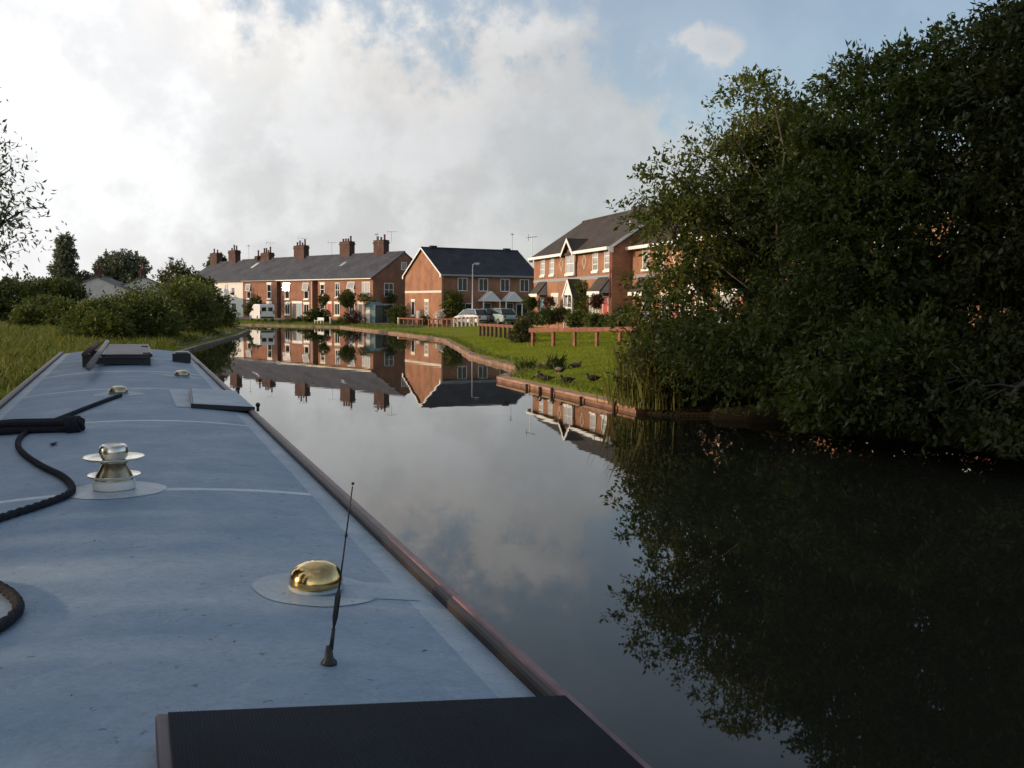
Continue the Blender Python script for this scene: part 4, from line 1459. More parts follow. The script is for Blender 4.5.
def bargeboards(parent, x, D, ze, zr, e, m, th=.12, w=.15, side=1):
    """white boards under the verge of a gable at local x"""
    b = MB()
    k = (zr - ze) / (D / 2)
    t = .035
    x0, x1 = (x, x + t) if side > 0 else (x - t, x)
    for s in (0, 1):
        def Y(y): return y if s == 0 else D - y
        prof = [(Y(-e - .02), ze - k * (e + .02) + th + .03), (Y(D / 2), zr + th + .03), (Y(D / 2), zr + th - w), (Y(-e - .02), ze - k * (e + .02) + th - w)]
        b.prism(prof, 'x', x0, x1)
    # box ends
    for y in (-e - .03, D + e + .03 - .30):
        b.box(x0 - .003, y, ze - k * e - .17, x1 + .003, y + .30, ze - k * e + .12)
    return b.build('bargeboard', m, parent)


# --- modern house with white bargeboards, gable towards the sun
def build_gable_house():
    th_ = R(28)
    ze, zr, D, L = 4.95, 7.75, 10.0, 11.3
    t = thing('semi_detached_house', 'dark roofed brick house with a sunlit gable and white bargeboards', 'house', (-6.87, 97.0, .61), th_); t.scale = (.942, .942, .942)
    ro, m = shell(t, 0, L, D, ze, zr, M_brick_new, M_tile_dark, .28, .22, .22)
    bargeboards(t, -.222, D, ze, zr, .28, M_white, side=-1); bargeboards(t, L + .222, D, ze, zr, .28, M_white, side=1)
    b = MB(); b.box(-.18, -.42, ze - .20, L + .18, -.285, ze + .0); b.build('fascia', M_lead, t)
    for x in (1.2, L - 1.2):
        b = MB(); b.box(x - .35, D / 2 - .25, zr - .1, x + .35, D / 2 + .25, zr + .36); b.build('ridge_vent', M_tile_dark, ro)
    aerial(ro, L - .5, D / 2, zr + .1, 1.9, 1.0)
    S = side_matrix('left', L, D)
    b = MB(S); b.box(.003, -.03, 3.05, D - .003, .03, 3.28); b.build('string_course', M_stone, t)
    for x in (2.35, 6.1): window(t, S, x, .62, 1.0 if x > 3 else .95, 1.55, 1, 3 if x > 3 else 1, M_curtain_glass if x > 3 else M_glass, sill=M_stone, lintel=M_cream)
    b = MB(S); b.box(3.7, -.16, .2, 4.4, .02, 1.15); b.build('meter_box', M_white, t, bevel=.02)
    for x in (2.35, 4.75, 7.3, 9.65): window(t, I4, x, 3.25, 1.1, 1.35, 2, 1, M_glass)
    window(t, I4, 2.3, .35, 2.3, 1.65, 3, 1); window(t, I4, 9.75, .25, 2.15, 1.75, 3, 1)
    for x in (5.2, 7.85):
        door(t, I4, x, 0, 1.0, 2.05, M_dark_door)
        b = MB(); pz = 2.3
        b.prism([(x - 1.05, pz), (x + 1.05, pz), (x, pz + .95)], 'y', -1.2, -.01, 0)
        b.box(x - 1.08, -1.22, pz - .10, x + 1.08, -.012, pz - .003)
        po = b.build('porch', M_white, t)
        q = MB()
        for xx in (x - .95, x + .95): q.box(xx - .05, -1.15, -.3, xx + .05, -1.05, pz - .1)
        q.build('post', M_white, po)
    pipe(t, .15, -.06, 0, ze - .2, M_black_plastic)


build_gable_house()


# --- modern houses on the right bank
HD = Vector((.2715, -.9624)).normalized()
HROT = math.atan2(HD.y, HD.x)
HIN = Vector((-HD.y, HD.x))


def lean_porch(parent, x, w, z, dpt, roof_m, rise=.9):
    """lean-to canopy with a white fascia on two brackets"""
    b = MB()
    b.prism([(-dpt, z), (-.01, z + rise), (-.01, z + rise - .10), (-dpt, z - .10)], 'x', x - w / 2, x + w / 2)
    o = b.build('porch', roof_m, parent)
    f = MB(); f.box(x - w / 2 - .03, -dpt - .04, z - .24, x + w / 2 + .03, -dpt - .003, z - .02); f.build('fascia', M_white, o)
    for xx in (x - w / 2 + .06, x + w / 2 - .06):
        c = MB()
        c.prism([(-dpt + .05, z - .11), (-.01, z - .11), (-.01, z + rise - .12)], 'x', xx - .04, xx + .04)
        c.tube([(xx, -.05, z - 1.0), (xx, -dpt + .15, z - .12)], .04, 6)
        c.build('bracket', M_lead, o)
    return o


def gable_porch(parent, x, w, z, dpt, h, roof_m):
    b = MB(); k = h / (w / 2)
    prof = [(x - w / 2 - .15, z - .15 * k), (x, z + h), (x + w / 2 + .15, z - .15 * k), (x + w / 2 + .15, z - .15 * k + .1), (x, z + h + .1), (x - w / 2 - .15, z - .15 * k + .1)]
    b.prism(prof, 'y', -dpt, -.01)
    o = b.build('porch', roof_m, parent)
    f = MB(); f.prism([(x - w / 2 + .02, z - .02), (x + w / 2 - .02, z - .02), (x, z + h - .03)], 'y', -dpt + .02, -dpt + .08)
    f.prism([(p[0], p[1]) for p in [(x - w / 2 - .17, z - .17 * k - .12), (x, z + h - .12), (x, z + h + .12), (x - w / 2 - .17, z - .17 * k + .12)]], 'y', -dpt - .035, -dpt - .003)
    f.prism([(p[0], p[1]) for p in [(x + w / 2 + .17, z - .17 * k - .12), (x, z + h - .12), (x, z + h + .12), (x + w / 2 + .17, z - .17 * k + .12)]], 'y', -dpt - .034, -dpt - .004)
    f.build('gable_board', M_white, o)
    q = MB()
    q.box(x - w / 2 + .02, -dpt + .02, -.3, x - w / 2 + .12, -dpt + .12, z - .03); q.box(x + w / 2 - .12, -dpt + .02, -.3, x + w / 2 - .02, -dpt + .12, z - .03)
    q.box(x - .05, -dpt + .03, .1, x + .05, -dpt + .10, z - .03); q.box(x - w / 2 + .12, -dpt + .03, 1.25, x + w / 2 - .12, -dpt + .09, 1.35)
    q.build('post', M_white, o)
    return o


def canal_house(sx, sy, L, label, zbase=.92):
    t = thing('canalside_house', label, 'house', (sx, sy, zbase), HROT, 'modern orange brick houses on the right bank')
    ze, zr, D = 5.05, 7.75, 8.0
    ro, m = shell(t, 0, L, D, ze, zr, M_brick_new, M_tile_brown, .3, .25, .25)
    bargeboards(t, -.252, D, ze, zr, .3, M_white, side=-1); bargeboards(t, L + .252, D, ze, zr, .3, M_white, side=1)
    cx = L * .55
    gw, gh = 2.1, .80
    b = MB()
    b.box(-.22, -.45, ze - .22, cx - gw / 2 - .2, -.305, ze - .03); b.box(cx + gw / 2 + .2, -.45, ze - .22, L + .22, -.305, ze - .03)
    b.build('fascia', M_white, t)
    # gablet over the middle window
    g = MB(); g.prism([(cx - gw / 2, ze - .7), (cx + gw / 2, ze - .7), (cx + gw / 2, ze - .1), (cx, ze + gh - .05), (cx - gw / 2, ze - .1)], 'y', -.16, .4); gb = g.build('gablet', M_brick_new, t)
    k = gh / (gw / 2); g = MB(); ov = .22; dp = 2.6
    g.prism([(cx - gw / 2 - ov, ze - .1 - ov * k), (cx, ze + gh), (cx + gw / 2 + ov, ze - .1 - ov * k), (cx + gw / 2 + ov, ze - ov * k), (cx, ze + gh + .11), (cx - gw / 2 - ov, ze - ov * k)], 'y', -.44, dp)
    g.build('roof', M_tile_brown, gb)
    g = MB()
    for s in (-1, 1):
        g.prism([(cx + s * (gw / 2 + ov + .02), ze - .12 - ov * k - .08), (cx, ze + gh - .12), (cx, ze + gh + .13), (cx + s * (gw / 2 + ov + .02), ze - ov * k + .03)], 'y', -.48 - .002 * s, -.443)
    g.build('bargeboard', M_white, gb)
    b = MB(); b.box(.003, -.03, 3.12, L - .003, .03, 3.34); b.build('string_course', M_lead, t)
    ups = [2.3 / 16.25, 4.5 / 16.25, 13.4 / 16.25, 15.5 / 16.25]
    for q in ups: window(t, I4, L * q, 3.65, 1.0, 1.28, 1, 3, M_curtain_glass, sill=M_white)
    Mg = Matrix.Translation((0, -.16, 0))
    window(t, Mg, cx, 3.6, 1.75, 1.35, 2, 2, M_curtain_glass, sill=M_white)
    for q in (6.6 / 16.25, 11.3 / 16.25):
        x = L * q; r_ = .52; w_ = .07
        d = MB()
        outer = [(x - r_ * .8, 4.3), (x, 4.3 - r_), (x + r_ * .8, 4.3), (x, 4.3 + r_)]
        f_ = 1 - w_ / r_ * 1.35
        inner = [(x + (p[0] - x) * f_, 4.3 + (p[1] - 4.3) * f_) for p in outer]
        for i in range(4):
            j = (i + 1) % 4
            d.prism([outer[i], outer[j], inner[j], inner[i]], 'y', -.025, .01)
        d.build('diamond_panel', M_stone, t)
    lean_porch(t, 2.3, 2.0, 2.3, .75, M_tile_brown); door(t, I4, 2.2, 0, .95, 2.05, M_blue_door)
    window(t, I4, 5.2, .75, 1.5, 1.35, 2, 1, M_curtain_glass, sill=M_white, lintel=M_cream)
    gable_porch(t, L * .65, 1.7, 2.15, .9, .95, M_tile_brown); door(t, I4, L * .65, 0, .95, 2.05, M_white)
    window(t, I4, L - 2.95, .6, 1.8, 1.5, 3, 1, M_curtain_glass, sill=M_white, lintel=M_cream)
    lean_porch(t, L - 1.15, 2.1, 2.35, .75, M_tile_brown); door(t, I4, L - .95, 0, .95, 2.05, M_red_door)
    window(t, I4, 8.0 * L / 16.2, .75, 1.1, 1.35, 2, 1, M_curtain_glass, sill=M_white, lintel=M_cream)
    pipe(t, L - .12, -.09, 0, ze - .1, M_red_door)
    for x in (L * .62, L * .68):
        b = MB(); b.box(x - .2, D / 2 - .2, zr - .1, x + .2, D / 2 + .2, zr + .38); b.build('ridge_vent', M_tile_brown, ro)
    aerial(ro, -.1, -.15, ze - .1, 1.7, .3)
    return t


H1 = Vector((1.6, 76.6))
canal_house(H1.x, H1.y, 16.2, 'whole orange brick house with diamond panels, farthest of the right bank row')
H2 = H1 + HD * 16.25 + HIN * 1.3
canal_house(H2.x, H2.y, 15.0, 'orange brick house set back, seen through the left edge of the big trees')
H3 = H2 + HD * 15.1 + HIN * 1.3
canal_house(H3.x, H3.y, 14.6, 'orange brick house almost fully hidden behind the big trees')

# --- two pale cottages beyond the left bushes
for (px, Y, w, d, ze, zr, rot, lab, wm) in ((104, 128, 7.5, 8.5, 3.0, 4.75, R(100), 'pale cottage with a sunlit wall and tall chimney behind the left bushes', M_render_cream),
                                            (143, 132, 8.0, 9.5, 3.0, 4.9, R(112), 'grey gabled cottage with two chimneys to the right of the paler one', M_render_white)):
    c = at(px, 300, Y)
    c = Vector((c.x + math.sin(rot) * d / 2, c.y - math.cos(rot) * d / 2, 0))
    t = thing('cottage', lab, 'house', (c.x, c.y, .55), rot, 'cottages beyond the left bank')
    ro, m = shell(t, -w / 2, w, d, ze, zr, wm, M_tile_grey, .3, .2, .2)
    chimney(ro, -w / 2 + .8, d / 2, zr - .3, .9, .7, 1.3, 1, m=M_brick_dark, seed=11)
    if px > 120: chimney(ro, w / 2 - 1.2, d / 2, zr - .3, .9, .7, 1.25, 2, m=M_brick_dark, seed=12)
    window(t, I4, -1.5, .9, 1.2, 1.1, 2, 1); door(t, I4, .6, 0, .9, 2, M_dark_door)
    window(t, side_matrix('right', w / 2, d), d * .3, .9, 1.2, 1.1, 2, 1)
    window(t, Matrix.Translation((-w / 2, 0, 0)) @ side_matrix('left', 0, d), d * .5, .9, 1.2, 1.1, 2, 1)


# ------------------------------------------------------------------ fences
def rail_fence(label, pts, n, h, post_m, rail_m, r=.07, rail_h=.16):
    """posts with a top rail; pts = polyline of post feet"""
    a, b_ = Vector(pts[0]), Vector(pts[1])
    t = thing('post_and_rail_fence', label, 'fence', (a.x, a.y, gz(a.x, a.y)), 0, 'red rail fences on the right bank')
    d = b_ - a
    rot = math.atan2(d.y, d.x)
    Rm = Matrix.Rotation(rot, 4, 'Z')
    z0 = gz(a.x, a.y)
    Zs = []
    for i in range(n):
        p = a.lerp(b_, i / (n - 1)); z = gz(p.x, p.y) - z0; Zs.append(z)
        q = MB(Matrix.Translation((p.x - a.x, p.y - a.y, z)) @ Rm)
        q.box(-r, -r, -.4, r, r, h - rail_h * .2)
        q.build('post', post_m, t, bevel=.008)
    L = d.length
    q = MB(Rm)
    zz0, zz1 = Zs[0] + h, Zs[-1] + h
    e = .18
    prof = lambda x, z: [(x, -r - .05, z - rail_h), (x, r - .03, z - rail_h), (x, r + .0, z), (x, -r - .05, z)]
    vs = prof(-e, zz0) + prof(L + e, zz1)
    q.add(vs, [(0, 1, 2, 3), (7, 6, 5, 4), (0, 4, 5, 1), (1, 5, 6, 2), (2, 6, 7, 3), (3, 7, 4, 0)])
    q.build('rail', rail_m, t, bevel=.006)
    return t


rail_fence('red rail fence in front of the diamond panel house, nearest of the fences', [(1.0, 48.9), (11.6, 38.6)], 12, .88, M_wood_red, M_wood_red, .07, .20)
rail_fence('dark posted fence with red rail, second nearest, left of the round bush', [(.1, 58.6), (-2.15, 66.5)], 9, .82, M_wood_dark, M_wood_red, .075, .17)
rail_fence('far red rail fence with sunlit pale posts in front of the parked cars', [(-3.0, 86.5), (-5.1, 86.9)], 7, .78, M_wood_pale, M_wood_red, .07, .14)
rail_fence('far dark red fence below the sunlit gable wall', [(-5.3, 87.3), (-7.4, 88.6)], 6, .75, M_wood_red, M_wood_red, .06, .13)
rail_fence('farthest low red fence, half hidden by plants under the gable', [(-8.3, 92.6), (-11.0, 97.5)], 6, .7, M_wood_red, M_wood_red, .06, .13)


# ------------------------------------------------------------------ street lamp
lp = at(472.5, 318, 89.5)
lz = gz(lp.x, lp.y)
t = thing('street_lamp', 'slim grey street lamp with a short arm in front of the dark roofed house', 'street lamp', (lp.x, lp.y, lz))
b = MB(); b.tube([(0, 0, -.3), (0, 0, 1.1), (0, 0, 1.15), (0, 0, 5.35)], [.095, .09, .065, .05], 10); b.build('pole', M_galv, t, smooth=True)
b = MB(); b.tube([(0, 0, 5.3), (.03, 0, 5.42), (.12, 0, 5.47), (.30, 0, 5.49)], .035, 8); b.build('arm', M_galv, t, smooth=True)
b = MB(); b.prism([(.18, 5.43), (.62, 5.46), (.62, 5.54), (.5, 5.60), (.18, 5.56)], 'y', -.11, .11); hd = b.build('lamp_head', M_galv, t, bevel=.02)
b = MB(); b.box(.24, -.085, 5.385, .56, .085, 5.435); b.build('diffuser', M_curtain_glass, hd)


# ------------------------------------------------------------------ vehicles
def car_paint(name, col):
    m, nt, p = nodes_of(name)
    p.inputs['Base Color'].default_value = (*col, 1); p.inputs['Roughness'].default_value = .3; p.inputs['Coat Weight'].default_value = .6; p.inputs['Coat Roughness'].default_value = .08
    return m


M_tyre = mat('tyre_rubber', (.015, .015, .016), .8)
M_red_lens = mat('red_lens', (.35, .015, .01), .2)
M_clear_lens = mat('clear_lens', (.6, .6, .58), .15)


def wheel_parts(t, xs, w, r):
    for x in xs:
        for s in (-1, 1):
            y0, y1 = (s * (w / 2 - .16), s * (w / 2 + .012))
            Mx = Matrix.Translation((x, y0, r)) @ Matrix.Rotation(R(-90 * s), 4, 'X')
            q = MB(Mx); h = abs(y1 - y0)
            q.lathe([(r * .6, 0), (r * .93, 0), (r, .03), (r, h - .03), (r * .93, h), (r * .64, h)], (0, 0, 0), 20); wo = q.build('wheel', M_tyre, t, smooth=True)
            q = MB(Mx); q.lathe([(r * .63, h - .02), (r * .5, h + .004), (r * .15, h - .01), (.02, h + .003)], (0, 0, 0), 16); q.build('rim', M_galv, wo)


def loft(sections, M=None):
    """sections: list of (x, [(y,z)...]) closed outlines of equal length"""
    b = MB(M); n = len(sections[0][1])
    vs = [(x, y, z) for x, o in sections for y, z in o]
    fs = [[i * n + k, (i + 1) * n + k, (i + 1) * n + (k + 1) % n, i * n + (k + 1) % n] for i in range(len(sections) - 1) for k in range(n)]
    fs += [list(range(n)), [(len(sections) - 1) * n + k for k in range(n)][::-1]]
    b.add(vs, fs)
    return b


def outline(hw, z0, z1, tum=.0, r=.06):
    return [(-hw + r, z0), (hw - r, z0), (hw, z0 + r), (hw - tum * .3, z1 - r), (hw - tum - r, z1), (-hw + tum + r, z1), (-hw + tum * .3, z1 - r), (-hw, z0 + r)]


def car(loc, rz, paint, label):
    t = thing('parked_car', label, 'car', loc, rz, 'cars parked in front of the dark roofed house')
    hw = .84
    b = loft([(-2.02, outline(hw - .14, .36, .70)), (-1.92, outline(hw - .04, .26, .86)), (-1.3, outline(hw, .22, .95)), (.4, outline(hw, .22, .93)), (1.2, outline(hw - .02, .24, .84)), (1.8, outline(hw - .08, .28, .72)), (1.98, outline(hw - .2, .36, .60))])
    b.build('body', paint, t, smooth=False, bevel=.03)
    b = loft([(-1.75, outline(hw - .12, .93, 1.0, .05, .03)), (-1.25, outline(hw - .08, .93, 1.38, .16, .05)), (-.1, outline(hw - .07, .92, 1.43, .17, .05)), (.35, outline(hw - .07, .92, 1.36, .17, .05)), (1.1, outline(hw - .1, .88, .93, .05, .02))])
    cab = b.build('cabin', M_glass, t, bevel=.02)
    b = loft([(-1.25, [(-.58, 1.375), (.58, 1.375), (.54, 1.41), (-.54, 1.41)]), (-.1, [(-.60, 1.425), (.60, 1.425), (.56, 1.46), (-.56, 1.46)]), (.36, [(-.58, 1.355), (.58, 1.355), (.54, 1.385), (-.54, 1.385)])])
    b.build('roof', paint, cab)
    q = MB()
    for s in (-1, 1):
        for (xa, za, xb, zb) in ((-1.70, .95, -1.27, 1.38), (-.30, .93, -.30, 1.42), (1.06, .90, .36, 1.37)):
            q.tube([(xa, s * (hw - .09), za), (xb, s * (hw - .235), zb)], .035, 6)
    q.build('pillar', paint, cab)
    wheel_parts(t, (-1.2, 1.22), 2 * hw, .29)
    for s in (-1, 1):
        q = MB(); q.box(1.80, s * .45 - .17, .55, 1.95, s * .45 + .17, .68); q.build('headlight', M_clear_lens, t, bevel=.02)
        q = MB(); q.box(-2.03, s * .6 - .1, .62, -1.90, s * .6 + .1, .84); q.build('tail_light', M_red_lens, t, bevel=.02)
    q = MB(); q.box(-2.08, -.68, .36, -2.0, .68, .5); q.box(1.96, -.66, .34, 2.04, .66, .48); q.build('bumper', M_black_plastic, t, bevel=.02)
    return t


for (px, Y, rot, c, lb_) in ((472, 90.5, R(128), (.62, .63, .64), 'silver white parked car right behind the sunlit pale fence posts'),
                             (499, 90.0, R(122), (.30, .40, .38), 'pale green parked car behind the dark fence posts'),
                             (486, 91.0, R(118), (.05, .06, .08), 'dark parked car glimpsed between the silver one and the green one')):
    c_ = at(px, 320, Y)
    car((c_.x, c_.y, gz(c_.x, c_.y) + .05), rot, car_paint('car_paint', c), lb_)

# white van
vpos = at(262, 321, 110.0)
vz = gz(vpos.x, vpos.y) + .05
van = thing('parked_van', 'white van parked on the lane in front of the old terrace', 'van', (vpos.x, vpos.y, vz), math.atan2(.86, -.50))
M_vanwhite = car_paint('white_van_paint', (.82, .82, .80))
hw = .86
b = loft([(-1.98, outline(hw - .04, .34, 1.72, .08)), (-1.9, outline(hw, .24, 1.82, .09)), (.35, outline(hw, .24, 1.84, .10)), (.75, outline(hw - .01, .24, 1.70, .12)), (1.25, outline(hw - .02, .24, 1.05, .03)), (1.95, outline(hw - .06, .26, .90)), (2.15, outline(hw - .2, .34, .7))])
b.build('body', M_vanwhite, van, bevel=.03)
q = MB()
for s in (-1, 1):
    q.box(-1.995, s * .36 - .24, 1.08, -1.975, s * .36 + .24, 1.50)
q.build('rear_window', M_glass, van)
q = MB()
for s in (-1, 1):
    yy = s * (hw + .002)
    q.add([(.30, yy, 1.12), (1.05, yy, 1.12), (.72, yy - s * .06, 1.55), (.30, yy - s * .05, 1.58)], [(0, 1, 2, 3)])
q.build('side_window', M_glass, van)
q = MB(); q.add([(.80, -.66, 1.68), (.80, .66, 1.68), (1.28, .74, 1.07), (1.28, -.74, 1.07)], [(0, 1, 2, 3)]); q.build('windscreen', M_glass, van)
wheel_parts(van, (-1.25, 1.35), 2 * hw, .31)
for s in (-1, 1):
    q = MB(); q.box(-2.0, s * .72 - .07, .8, -1.93, s * .72 + .07, 1.15); q.build('tail_light', M_red_lens, van, bevel=.02)
    q = MB(); q.box(2.0, s * .55 - .14, .68, 2.13, s * .55 + .14, .82); q.build('headlight', M_clear_lens, van, bevel=.02)
q = MB(); q.box(-2.05, -.7, .34, -1.985, .7, .5); q.box(2.14, -.66, .32, 2.2, .66, .48); q.build('bumper', M_black_plastic, van, bevel=.02)


# ------------------------------------------------------------------ trees
def pb(px, py, Y, rpx, w=1.0):
    """a crown clump where the photo shows one: pixel, distance, pixel radius"""
    p = at(px, py, Y)
    return (p.x, p.y, p.z, rpx * Y / F, w)


def tree(name, label, cat, base, blobs, leaf, lm, seed, sprays, r0=.15, per_spray=11, spray_r=.28, width=.5, droop=.25, shell=.55, group=None, fork=.3, trunk=True, tm=None, clump=0):
    t = thing(name, label, cat, base, 0, group)
    B = [(b[0] - base[0], b[1] - base[1], b[2] - base[2], *b[3:]) for b in blobs]
    foliage('crown', B, leaf, lm, t, seed, sprays=sprays, per_spray=per_spray, spray_r=spray_r, width=width, droop=droop, shell=shell, clump=clump)
    if trunk: limbs((0, 0, -.3), B, r0, seed, t, fork, m=tm)
    return t


# big trees, right bank
airy = [pb(770, 105, 23.5, 34, .7), pb(738, 118, 22.8, 26, .8), pb(735, 165, 23.5, 34, .8), pb(785, 160, 24, 45), pb(690, 190, 22.6, 27, .8), pb(668, 172, 22.2, 14, .6), pb(700, 225, 23.2, 40, .9),
        pb(662, 225, 22.4, 17, .7), pb(755, 225, 24.3, 48, .8), pb(690, 275, 22.8, 34, .65), pb(745, 285, 23.6, 40, .45), pb(790, 270, 24.5, 45, .8), pb(670, 310, 22.4, 26, .6), pb(720, 335, 22.6, 36, .7),
        pb(770, 335, 22.8, 42), pb(700, 345, 20.2, 30), pb(745, 350, 19.6, 34), pb(790, 352, 19.2, 34), pb(800, 200, 23, 40), pb(820, 120, 23.5, 38, .8)]
bs = at(748, 410, 24.0)
tree('broadleaf_tree', 'airy leaning tree with gaps of sky, leftmost of the big trees over the water', 'tree', (bs.x, bs.y, gz(bs.x, bs.y)), airy, .122, LF_mid, 21, 3600, .17, 13, .19, .50, clump=10)
dense = [pb(860, 120, 20.5, 48), pb(905, 85, 20.5, 42, .9), pb(850, 185, 20, 55), pb(930, 150, 20, 62), pb(880, 250, 19.5, 65), pb(840, 310, 19.6, 55), pb(930, 240, 19.2, 62), pb(900, 330, 19.0, 62),
         pb(850, 372, 17.0, 34), pb(905, 380, 16.4, 36), pb(845, 340, 18.6, 36), pb(835, 398, 17.6, 20), pb(960, 340, 18.5, 55), pb(965, 85, 20, 45), pb(870, 385, 18.6, 34)]
bs = at(890, 425, 20.5)
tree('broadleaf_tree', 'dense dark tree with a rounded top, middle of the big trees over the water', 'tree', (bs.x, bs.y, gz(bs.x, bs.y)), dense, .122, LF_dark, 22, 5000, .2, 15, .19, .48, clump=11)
dark = [pb(1010, 70, 18.5, 48), pb(1060, 60, 18, 70), pb(1000, 150, 18, 60), pb(1080, 150, 17.5, 75), pb(1010, 240, 17.5, 62), pb(1090, 260, 17, 80), pb(1005, 330, 17, 55), pb(1070, 350, 16.5, 70), pb(965, 388, 15.6, 36), pb(1010, 395, 15.0, 38),
        pb(1030, 400, 16.2, 40), pb(1100, 410, 15.5, 60), pb(1022, 22, 18.5, 18, .8), pb(1130, 200, 16, 80)]
bs = at(1060, 440, 18.0)
tree('broadleaf_tree', 'tallest darkest tree, cut off by the right edge of the view', 'tree', (bs.x, bs.y, gz(bs.x, bs.y)), dark, .118, LF_shaded, 23, 5600, .22, 15, .19, .48, clump=11)
young = [pb(700, 178, 22.0, 16), pb(672, 205, 21.9, 12), pb(760, 118, 22.6, 14), pb(735, 140, 22.2, 16), pb(838, 165, 19.2, 20), pb(870, 130, 19.4, 18), pb(815, 240, 18.9, 20), pb(880, 210, 18.6, 22), pb(850, 270, 18.4, 20), pb(705, 255, 22.0, 16), pb(770, 300, 21.6, 18), pb(820, 320, 18.4, 18), pb(905, 290, 18.0, 20)]
bs = at(800, 415, 21.6)
tree('sapling_tree', 'slender tree of paler olive sprays mixed through the front of the dark crowns', 'tree', (bs.x, bs.y, gz(bs.x, bs.y)), young, .10, LF_mid, 29, 620, .07, 11, .19, .42, clump=12)
back = [(x_, y_, .9, 1.35) for x_, y_ in ((5.2, 25.5), (6.8, 24.0), (8.4, 22.5), (9.8, 20.6), (11.0, 18.6), (12.0, 16.4), (12.8, 14.2), (13.6, 12.0))]
tree('undergrowth_thicket', 'dark low thicket on the bank behind the stems of the big trees', 'thicket', (9.0, 21.5, gz(9.0, 21.5)), back, .15, LF_shaded, 30, 1500, .05, 10, .24, .5, tm=M_stem)
# low overhanging bush at the waterline
skirt = [pb(700, 390, 23.5, 20), pb(735, 394, 23.2, 22), pb(770, 394, 22.6, 22), pb(890, 404, 20.1, 26), pb(930, 412, 19.6, 26), pb(965, 417, 19.2, 26), pb(1000, 424, 18.7, 28), pb(1035, 432, 18.2, 30), pb(790, 400, 21.8, 18), pb(860, 397, 20.6, 22)]
bs = at(900, 425, 18.6)
tree('overhanging_bush', 'dark low undergrowth hanging to the water all along the foot of the big trees', 'bush', (bs.x, bs.y, gz(bs.x, bs.y)), skirt, .12, LF_shaded, 28, 900, .05, 9, .22, .5, trunk=True, tm=M_stem, shell=.8)
low = [pb(820, 402, 17.4, 20), pb(848, 410, 17.2, 17), pb(802, 388, 18.2, 18)]
bs = at(845, 425, 19.4)
tree('overhanging_bush', 'small bright leaved bush drooping over the water under the dense tree', 'bush', (bs.x, bs.y, gz(bs.x, bs.y)), low, .13, LF_light, 24, 200, .04, 9, .2, .5, trunk=True, tm=M_stem)

# reed clump at the end of the lawn
rc = at(655, 405, 22.6)
t = thing('reed_clump', 'tall yellowish reeds and leaves at the corner of the lawn beside the trees', 'reeds', (rc.x, rc.y, gz(rc.x, rc.y)))
rng = np.random.default_rng(5)
n = 1500
P = np.column_stack([rng.normal(0, .38, n), rng.normal(.2, .45, n), np.full(n, -.05)])
blades('reed', P, 1.30, .020, LF_reed, 6, .22, t)
B = [(pb(660, 375, 22.4, 26)), (pb(640, 385, 22.8, 14)), (pb(680, 350, 22.5, 26)), (pb(655, 345, 22.8, 16))]
foliage('leaf', [(b_[0] - rc.x, b_[1] - rc.y, b_[2] - t.location.z, b_[3]) for b_ in B], .12, LF_olive, t, 25, sprays=1150, per_spray=9, spray_r=.2, width=.34, droop=-.2)

# left: tree whose outer twigs reach into the view, and its neighbours that shade the boat
edge = [pb(-6, 180, 13.94, 22, .8), pb(12, 168, 13.80, 13, .5), pb(20, 212, 13.87, 15, .5), pb(-12, 225, 13.94, 26, .8), pb(8, 248, 13.94, 16, .5), pb(-40, 200, 14.28, 50), pb(-90, 130, 14.62, 55), pb(-110, 180, 14.96, 80), pb(-130, 60, 14.96, 80),
        pb(-160, 100, 15.64, 90), pb(-150, -60, 14.96, 80), pb(-170, -20, 15.30, 100), pb(-50, 268, 13.94, 22), pb(-90, 270, 14.28, 40), pb(-150, 230, 14.96, 70)]
bs = at(-175, 400, 15.0)
tree('willow_tree', 'thin leaved tree whose twigs reach in at the left edge of the view', 'tree', (bs.x, bs.y, gz(bs.x, bs.y)), edge, .085, LF_willow, 26, 3600, .085, 8, .20, .36, shell=.7)


def shade_tree():
    rng2 = random.Random(9)
    B = []
    for i in range(26):
        a = rng2.uniform(0, 6.28); z = rng2.uniform(1.6, 13.0)
        rad = 3.6 * math.sqrt(max(.1, 1 - ((z - 6.0) / 7.6) ** 2)) * rng2.uniform(.3, .85)
        B.append((rad * math.cos(a), rad * math.sin(a), z, rng2.uniform(1.1, 1.8)))
    t = tree('towpath_tree', 'tall leafy tree on the towpath side, beyond the left edge of the view', 'tree', (0, 0, 0), B, .26, LF_mid, 27, 2600, .28, 10, .4, .55)
    return t


st0 = shade_tree()
pos = [(-16.5, 11.5, .9), (-12.5, 5, 2.1), (-12.8, -4, .3), (-12.2, -13, 4.0), (-20.5, 14.0, 5.1), (-21.5, 9, 3.3)]
for i, (x, y, a) in enumerate(pos):
    o = st0 if i == 0 else copy_tree(st0)
    o.location = (x, y, gz(x, y)); o.rotation_euler = (0, 0, a)
    o['group'] = 'shade trees on the towpath side'; o.scale = (1.1, 1.1, 1.22)

